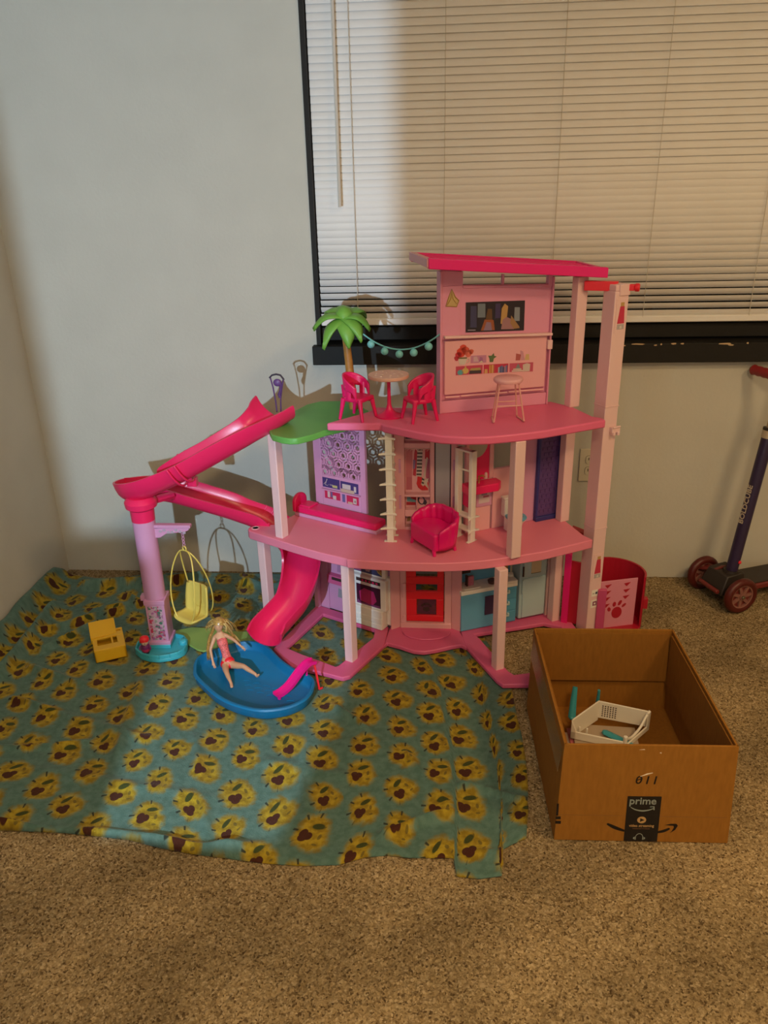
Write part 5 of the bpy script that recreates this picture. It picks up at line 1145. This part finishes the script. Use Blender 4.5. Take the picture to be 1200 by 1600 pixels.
# clear tape along the left wall, shiny
s_ = MB(); s_.m(tape_m)
for t0, t1 in ((.03,.97),):
    s_.hexa([mixp(bFL,bBL,.03)+Vector((-.0006,0,.17)), mixp(bFL,bBL,.97)+Vector((-.0006,0,.17)), mixp(bFL,bBL,.97)+Vector((-.0001,0,.17)), mixp(bFL,bBL,.03)+Vector((-.0001,0,.17))], [mixp(tFL,tBL,.03)+Vector((-.0006,0,-.02)), mixp(tFL,tBL,.97)+Vector((-.0006,0,-.02)), mixp(tFL,tBL,.97)+Vector((-.0001,0,-.02)), mixp(tFL,tBL,.03)+Vector((-.0001,0,-.02))])
    s_.hexa([mixp(bFL,bBL,.05)+Vector((.0135,0,.12)), mixp(bFL,bBL,.95)+Vector((.0135,0,.12)), mixp(bFL,bBL,.95)+Vector((.014,0,.12)), mixp(bFL,bBL,.05)+Vector((.014,0,.12))], [mixp(tFL,tBL,.05)+Vector((.0125,0,-.03)), mixp(tFL,tBL,.95)+Vector((.0125,0,-.03)), mixp(tFL,tBL,.95)+Vector((.013,0,-.03)), mixp(tFL,tBL,.05)+Vector((.013,0,-.03))])
s_.done('clear_tape', box)
# print on the front: local frame on the front face
ux = (bFR-bFL).normalized(); uz = ((tFL+tFR)/2-(bFL+bFR)/2).normalized(); un = ux.cross(uz).normalized()
FT = Matrix.Identity(4); FT.col[0][:3] = ux; FT.col[1][:3] = uz; FT.col[2][:3] = un; FT.col[3][:3] = bFL+Vector((0,0,0))
ink_m = mat('black box ink', (.012,.008,.006), .6, .3)
tp_m = mat('black printed tape', (.010,.009,.010), .35, .5)
gl_m = mat('grey tape print', (.26,.30,.28), .5); am_m = mat('amber tape print', (.50,.30,.12), .5); mu_m = mat('dull tape print', (.22,.10,.05), .5)
def fpoly(s_, pts, z0, z1): s_.prism(pts, z0, z1)
s_ = MB(FT); s_.m(tp_m); s_.prism([(.1462,.0015),(.2157,.0015),(.2140,.1212),(.1452,.1205)], .0002, .0007); tape = part(s_.done('printed_tape', fp), 'black tape printed with prime, a play button and headphones')
T0 = FT @ Matrix.Translation((0,0,.0008))
text('prime', 'tape_lettering', fp, T0 @ Matrix.Translation((.177,.1085,0)), .0255, gl_m, bold=.0004, sx=.92, depth=.0002)
def swoosh(pts_c, w0, w1, s_, z0, z1):
    P = [Vector((*p,0)) for p in spline([(*p,0) for p in pts_c], 8)]; 
    P = [Vector(p) for p in spline([(*p,0) for p in pts_c], 8)]
    n = len(P); up = []; dn = []
    for i, p in enumerate(P):
        t = (P[min(i+1,n-1)]-P[max(i-1,0)]).normalized(); q = Vector((-t.y,t.x,0)); w_ = w0+(w1-w0)*math.sin(math.pi*i/(n-1))
        up.append((p.x+q.x*w_, p.y+q.y*w_)); dn.append((p.x-q.x*w_, p.y-q.y*w_))
    for i in range(n-1): s_.prism([up[i],up[i+1],dn[i+1],dn[i]], z0, z1)
s_ = MB(FT); s_.m(gl_m); swoosh([(.1535,.0925),(.163,.0865),(.177,.0835),(.190,.0855),(.2005,.0905)], .0006, .0016, s_, .0008, .0011)
s_.prism([(.1925,.0950),(.2015,.0960),(.2025,.0862),(.2003,.0862),(.1995,.0940),(.1925,.0935)], .0008, .0011)
s_.m(am_m); s_.prism([(.1787+.0092*math.cos(a), .0592+.0088*math.sin(a)) for a in [i*math.pi/12 for i in range(24)]], .0008, .0010)
s_.m(tp_m); s_.prism([(.1755,.0542),(.1755,.0640),(.1845,.0592)], .0010, .0012)
s_.m(gl_m)
P = [(.1775+.0075*math.cos(a), .0125+.0098*math.sin(a)) for a in [math.pi*i/10 for i in range(11)]]
swoosh(P, .0005, .0008, s_, .0008, .0011)
for sx in (-1,1): s_.prism([(.1775+sx*.0066,.0060),(.1775+sx*.0085,.0060),(.1775+sx*.0085,.0145),(.1775+sx*.0066,.0145)], .0008, .0011); s_.prism([(.1775+sx*.0092,.0065),(.1775+sx*.0125,.0085),(.1775+sx*.0125,.0115),(.1775+sx*.0092,.0140)], .0008, .0011)
s_.done('tape_emblem', fp)
text('video streaming', 'tape_lettering', fp, T0 @ Matrix.Translation((.1797,.0435,0)), .0098, am_m, bold=.0001, sx=.82, depth=.0002)
text('movies and TV shows', 'tape_lettering', fp, T0 @ Matrix.Translation((.1795,.0360,0)), .0040, mu_m, sx=1.0, depth=.0002)
s_ = MB(FT); s_.m(ink_m)
swoosh([(.1085,.0470),(.1255,.0370),(.146,.0285)], .0020, .0040, s_, .0002, .0005); swoosh([(.214,.0265),(.226,.0300),(.2385,.0375)], .0020, .0034, s_, .0002, .0005)
s_.prism([(.228,.0462),(.240,.0500),(.2510,.0500),(.2545,.0455),(.2500,.0340),(.2405,.0255),(.2435,.0300),(.2470,.0405),(.2455,.0448),(.2400,.0452)], .0002, .0005)
s_.done('arrow_print', fp)
c180 = Matrix.Rotation(math.pi,4,'Z')
for chs, xx in (('0',.1655),('1',.1830),('1',.1985)):
    text(chs, 'stamp_digit', fp, FT @ Matrix.Translation((xx,.1640,.0003)) @ c180, .0285, ink_m, bold=.0002, shear=.12, depth=.0002)
s_ = MB(FT); s_.m(ink_m); s_.prism([(.1595,.1605),(.1712,.1660),(.1708,.1680),(.1592,.1625)], .0002, .0006); s_.done('stamp_slash', fp)
s_ = MB(FT); s_.m(mat('torn white paper', (.85,.75,.62), .4)); s_.prism([(.1655,.1722),(.1680,.1725),(.1905,.1812),(.1900,.1822),(.1790,.1800)], .0006, .0011); s_.prism([(.158,.238),(.170,.2385),(.168,.240)], .0002,.0005); s_.prism([(.199,.231),(.203,.230),(.202,.233)], .0002,.0005); s_.done('paper_scrap', fp)
# black print bars round the front left corner
s_ = MB(FT); s_.m(ink_m); s_.box(.0008,.0125,.0445,.0520,.0002,.0005); s_.box(.0008,.0115,.0565,.0640,.0002,.0005); s_.box(.0015,.0060,.066,.098,.0002,.0004); s_.done('corner_print', fp)
s_ = MB(FT); s_.m(mat('dark crease', (.20,.09,.03), .8)); s_.box(.006,.352,.0685,.0690,.0001,.0003); s_.done('crease_line', fp)

# contents of the box
bk_ = MB()
mags = [((.42,.36,.29),.016,0),((.50,.30,.28),.020,.05),((.45,.38,.31),.024,-.04),((.44,.33,.27),.028,.09),((.45,.12,.14),.032,.02),((.36,.27,.19),.036,-.06)]
for k, (c, z, an) in enumerate(mags):
    t = thing('toy_booklet', ['grey booklet at the bottom of the box, lowest of the pile','rose booklet, second from the bottom of the pile in the box','beige booklet, third from the bottom of the pile in the box','tan booklet, third from the top of the pile in the box','red covered booklet, second from the top of the pile in the box','brown folded leaflet on top of the pile under the white plastic frame'][k], 'booklet', (.385+.006*(k%3),-1.015+.004*k,.0072+.0062*k), an, 'booklets in the cardboard box', True)
    s_ = MB(); s_.m(mat('paper %d'%k, (.42,.34,.26), .8)); s_.box(-.075,.075,-.10,.10,0,.0058); s_.done('pages', t, bevel=.0008)
    s_ = MB(); s_.m(mat('cover %d'%k, c, .5)); s_.box(-.0755,.0755,-.1005,.1005,.0058,.0062); s_.box(-.0760,-.0750,-.1005,.1005,0,.0062); s_.done('cover', t)
wf = thing('toy_bed_frame', 'white plastic toy frame with a perforated panel on top of the booklets', 'toy', (.41,-.925,.0444))
A_, B2, C_, D_ = [Vector(p) for p in ((.315,-.945,.0),(.391,-.872,.0),(.508,-.905,.0),(.436,-.982,.0))]
zb, zt = .046, .100
def pan(a, c, z0a, z1a, z0c, z1c, th=.004):
    n = (c-a).cross(Vector((0,0,1))).normalized()*th; s_.hexa([Vector((a.x,a.y,z0a)),Vector((c.x,c.y,z0c)),Vector((c.x,c.y,z0c))+n,Vector((a.x,a.y,z0a))+n],[Vector((a.x,a.y,z1a)),Vector((c.x,c.y,z1c)),Vector((c.x,c.y,z1c))+n,Vector((a.x,a.y,z1a))+n])
wm = mat('bright white plastic', (.78,.72,.62), .35, .5)
s_ = MB(); s_.m(wm); pan(A_,B2,zb,zt,zb,zt+.004); pan(A_,A_+(D_-A_)*.10,zb,zt,zb,zb+.026); s_.done('end_panel', wf, bevel=.0015)
s_ = MB(); s_.m(wm); pan(B2,C_,zb+.008,zt+.004,zb+.008,zt); pp = s_.done('back_panel', wf, bevel=.0015)
s_ = MB(); s_.m(darkgap_m); dB = (C_-B2).normalized(); nB = dB.cross(Vector((0,0,1))).normalized()
for i in range(6):
    for j in range(6):
        c = B2+dB*(.012+i*.0062)+nB*.0042+Vector((0,0,.062+j*.0058+.001))
        s_.add([c+dB*.0021*math.cos(a)+Vector((0,0,.0021*math.sin(a))) for a in [k*math.pi/3 for k in range(6)]], [(0,1,2,3,4,5)])
s_.done('perforation', pp)
s_ = MB(); s_.m(wm); pan(A_,D_,zb,zb+.022,zb,zb+.022); s_.tube([A_+(D_-A_)*.16+Vector((0,.002,zb+.018)),A_+(D_-A_)*.16+Vector((0,.002,zb+.036))],.003,6); s_.tube([A_+(D_-A_)*.30+Vector((0,.004,zb+.018)),A_+(D_-A_)*.30+Vector((0,.004,zb+.034))],.003,6); s_.done('front_rail', wf, bevel=.0015)
s_ = MB(); s_.m(wm); pan(D_,C_,zb,zb+.012,zb,zb+.014); pan(C_-(C_-D_)*.12,C_,zb,zt,zb,zt); s_.tube(spline([D_+Vector((0,0,zb+.030)), D_+(C_-D_)*.25+Vector((0,0,zb+.018)), D_+(C_-D_)*.6+Vector((0,0,zb+.024)), D_+(C_-D_)*.85+Vector((0,0,zb+.045)), C_+Vector((0,0,zt))],4), .0035, 6); s_.tube([D_+Vector((0,0,zb)),D_+Vector((0,0,zb+.036))], .0055, 8); s_.done('side_arm', wf, bevel=.001)
tk = mat('teal plastic', (.04,.28,.33), .35, .5)
for k, (P, lab) in enumerate((([(.330,-.868,.046),(.334,-.850,.080),(.338,-.838,.118)], 'teal plastic rod left of the white plastic frame'), ([(.392,-.850,.046),(.395,-.845,.08),(.397,-.842,.112)], 'short teal plastic rod poking up behind the white plastic frame'), ([(.40,-.93,.052),(.43,-.955,.052),(.462,-.985,.050)], 'teal plastic bar lying under the front right of the white plastic frame'))):
    t = thing('toy_rod', lab, 'toy', P[0]); s_ = MB(); s_.m(tk); s_.tube(P, [.0095,.008,.006] if k < 2 else .0095, 8, flat=.6); s_.done('rod_shaft', t, smooth=50); s_ = MB(); s_.m(tk); s_.ball(P[0], .008, 8, 6, (1,1,.7)); s_.done('rod_foot', t, smooth=50)
t = thing('toy_pouch', 'crumpled dark red toy bag in the left corner of the box', 'bag', (.285,-1.06,.007)); s_ = MB(); s_.m(mat('dark red film', (.30,.02,.03), .4))
s_.grid(lambda u,v: (.262+.045*u+.004*math.sin(v*9), -1.10+.11*v+.004*math.sin(u*8), .010+.035*math.sin(math.pi*u)*math.sin(math.pi*v)**.6+.003*math.sin(u*20+v*17)), 10, 16); s_.done('bag_film', t, solid=.001, smooth=60)

# ================================================================ kick scooter by the right wall
sc = thing('kick_scooter', 'dark purple three wheeled kick scooter with red wheels against the wall', 'scooter', (.93,-.17,0))
ax = Vector((.37,-.93,0)).normalized(); fw = Vector((.93,.37,0)).normalized()
tyre = mat('red rubber tyre', (.085,.010,.008), .4, .4); hub_m = mat('dusty pink hub', (.25,.105,.085), .45); blk = mat('black scooter plastic', (.028,.020,.017), .5); pur = mat('indigo enamel', (.030,.018,.060), .4); redp = mat('scooter red plastic', (.17,.022,.02), .45)
w1 = Vector((.953,-.240,.060)); w2 = Vector((.885,-.078,.060))
def wheel(c):
    T = Matrix.Identity(4); T.col[0][:3] = fw; T.col[1][:3] = Vector((0,0,1)); T.col[2][:3] = ax; T.col[3][:3] = c
    s_ = MB(T); s_.m(tyre); s_.lathe([(.040,-.011),(.046,-.014),(.054,-.012),(.0595,-.005),(.0600,.0),(.0595,.005),(.054,.012),(.046,.014),(.040,.011),(.040,-.011)], n=36); w_ = s_.done('wheel', sc, smooth=50)
    s_ = MB(T); s_.m(hub_m); s_.lathe([(.036,-.008),(.0405,-.010),(.0415,.0),(.0405,.010),(.036,.009),(.036,-.008)], n=30); s_.lathe([(1e-6,.011),(.010,.011),(.011,.0),(.010,-.009),(1e-6,-.009)], n=16); s_.done('wheel_rim', w_, smooth=40)
    s_ = MB(T); s_.m(redp); s_.lathe([(1e-6,.001),(.037,.001),(.037,-.003),(1e-6,-.003)], n=24); s_.done('wheel_disc', w_)
    for k in range(7):
        a = 2*math.pi*k/7; d = Vector((math.cos(a),math.sin(a),0)); q = Vector((-d.y,d.x,0)); s_ = MB(T); s_.m(hub_m)
        p0, p1 = d*.008+Vector((0,0,.002)), d*.038+q*.004+Vector((0,0,.002)); s_.hexa([p0-q*.006,p0+q*.006,p1+q*.004,p1-q*.004],[x+Vector((0,0,.006)) for x in (p0-q*.006,p0+q*.006,p1+q*.004,p1-q*.004)]); s_.done('spoke', w_)
    s_ = MB(T); s_.m(mat('dull steel', (.22,.18,.10), .35, metal=.8)); s_.lathe([(1e-6,.018),(.004,.018),(.0058,.016),(.0058,.009)], n=6); s_.lathe([(.0045,-.012),(.0045,-.030)], n=8); s_.done('axle_bolt', w_)
wheel(w1); wheel(w2)
m0 = (w1+w2)/2
T = Matrix.Identity(4); T.col[0][:3] = fw; T.col[1][:3] = ax; T.col[2][:3] = (0,0,1); T.col[3][:3] = m0
s_ = MB(T); s_.m(blk)
s_.hexa([(-.045,-.055,-.012),(.050,-.055,-.012),(.050,.055,-.012),(-.045,.055,-.012)], [(-.020,-.045,.050),(.045,-.045,.055),(.045,.045,.055),(-.020,.045,.050)])
s_.tube([(0,-.07,.0),(0,.07,0)], .010, 8); s_.done('front_truck', sc, bevel=.006)
s_ = MB(T); s_.m(redp); s_.hexa([(-.030,-.078,.020),(.006,-.078,.026),(.020,-.010,.052),(-.018,-.010,.046)], [(-.030,-.078,.028),(.006,-.078,.034),(.020,-.010,.060),(-.018,-.010,.054)]); s_.tube([(-.048,-.045,.0),(-.050,.045,0)], .008, 6); s_.done('truck_cover', sc, bevel=.002)
s_ = MB(T); s_.m(redp); s_.box(.045,.30,-.055,.055,-.012,.008); dk_ = s_.done('deck', sc, bevel=.005)
s_ = MB(T); s_.m(blk); s_.box(.06,.30,-.048,.048,.008,.011); s_.done('deck_grip', dk_)
st0 = Vector((.940,-.168,.105)); st1 = Vector((.9905,-.150,.560)); sd = (st1-st0).normalized(); st2 = st0+sd*.64
s_ = MB(); s_.m(blk); s_.tube([st0-sd*.035,st0+sd*.012], [.030,.026], 14); s_.done('stem_clamp', sc, smooth=40)
s_ = MB(); s_.m(pur); s_.tube([st0,st1], .0185, 18); s_.done('stem_tube', sc, smooth=40)
s_ = MB(); s_.m(mat('pale metal collar', (.55,.44,.30), .35, metal=.3)); s_.tube([st1-sd*.002,st1+sd*.022], .020, 16); s_.m(blk); s_.tube([st1+sd*.022,st1+sd*.030], .0205, 16); s_.done('stem_collar', sc, smooth=40)
s_ = MB(); s_.m(mat('pale metal stem', (.50,.40,.27), .35, metal=.5)); s_.tube([st1,st2], .0125, 14); s_.done('upper_stem', sc, smooth=40)
s_ = MB(); s_.m(blk); s_.tube([st2-ax*.115,st2-ax*.02,st2+ax*.02,st2+ax*.115], .011, 12); hb_ = s_.done('handlebar', sc, smooth=40)
for sg in (-1,1):
    s_ = MB(); s_.m(mat('red rubber grip', (.30,.02,.02), .5)); P = [st2+ax*sg*(.04+.012*k) for k in range(8)]; s_.tube(P, [.014+.0022*(k % 2) for k in range(8)], 12); s_.m(mat('grip end brown', (.20,.09,.05), .5)); s_.tube([P[-1],P[-1]+ax*sg*.008],[.017,.012],12); s_.done('hand_grip', hb_, smooth=50)
s_ = MB(); s_.m(red_m); s_.ball(st0+sd*.045+Vector((.012,-.015,0)), .006, 8, 6); s_.done('fold_button', sc)
# lettering up the stem
side_v = Vector((-.85,-.53,0)); side_v = (side_v - sd*side_v.dot(sd)).normalized()
LT = Matrix.Identity(4); LT.col[0][:3] = sd; LT.col[1][:3] = side_v.cross(sd).normalized(); LT.col[2][:3] = side_v; LT.col[3][:3] = st0+sd*.240+side_v*.0187
text('BOLDCUBE', 'stem_lettering', sc, LT, .022, mat('cream lettering', (.55,.45,.33), .5), bold=.0003, sx=1.15, depth=.0006)

# rims around the warm bulbs (above the frame); the second lamp is added fill
for p, lab in zip(WARM, ('round ceiling lamp right of and behind the camera', 'round ceiling lamp added as fill straight behind the camera near the far wall')):
    cl = thing('ceiling_and_fill_lamp', lab, 'lamp', (p[0],p[1],2.4))
    s_ = MB(); s_.m(mat('lamp rim metal', (.5,.45,.38), .4, metal=.6)); s_.lathe([(.25,2.37),(.27,2.37),(.27,2.40),(.25,2.40),(.25,2.37)], (p[0],p[1],0), 32); s_.done('rim', cl, smooth=40)
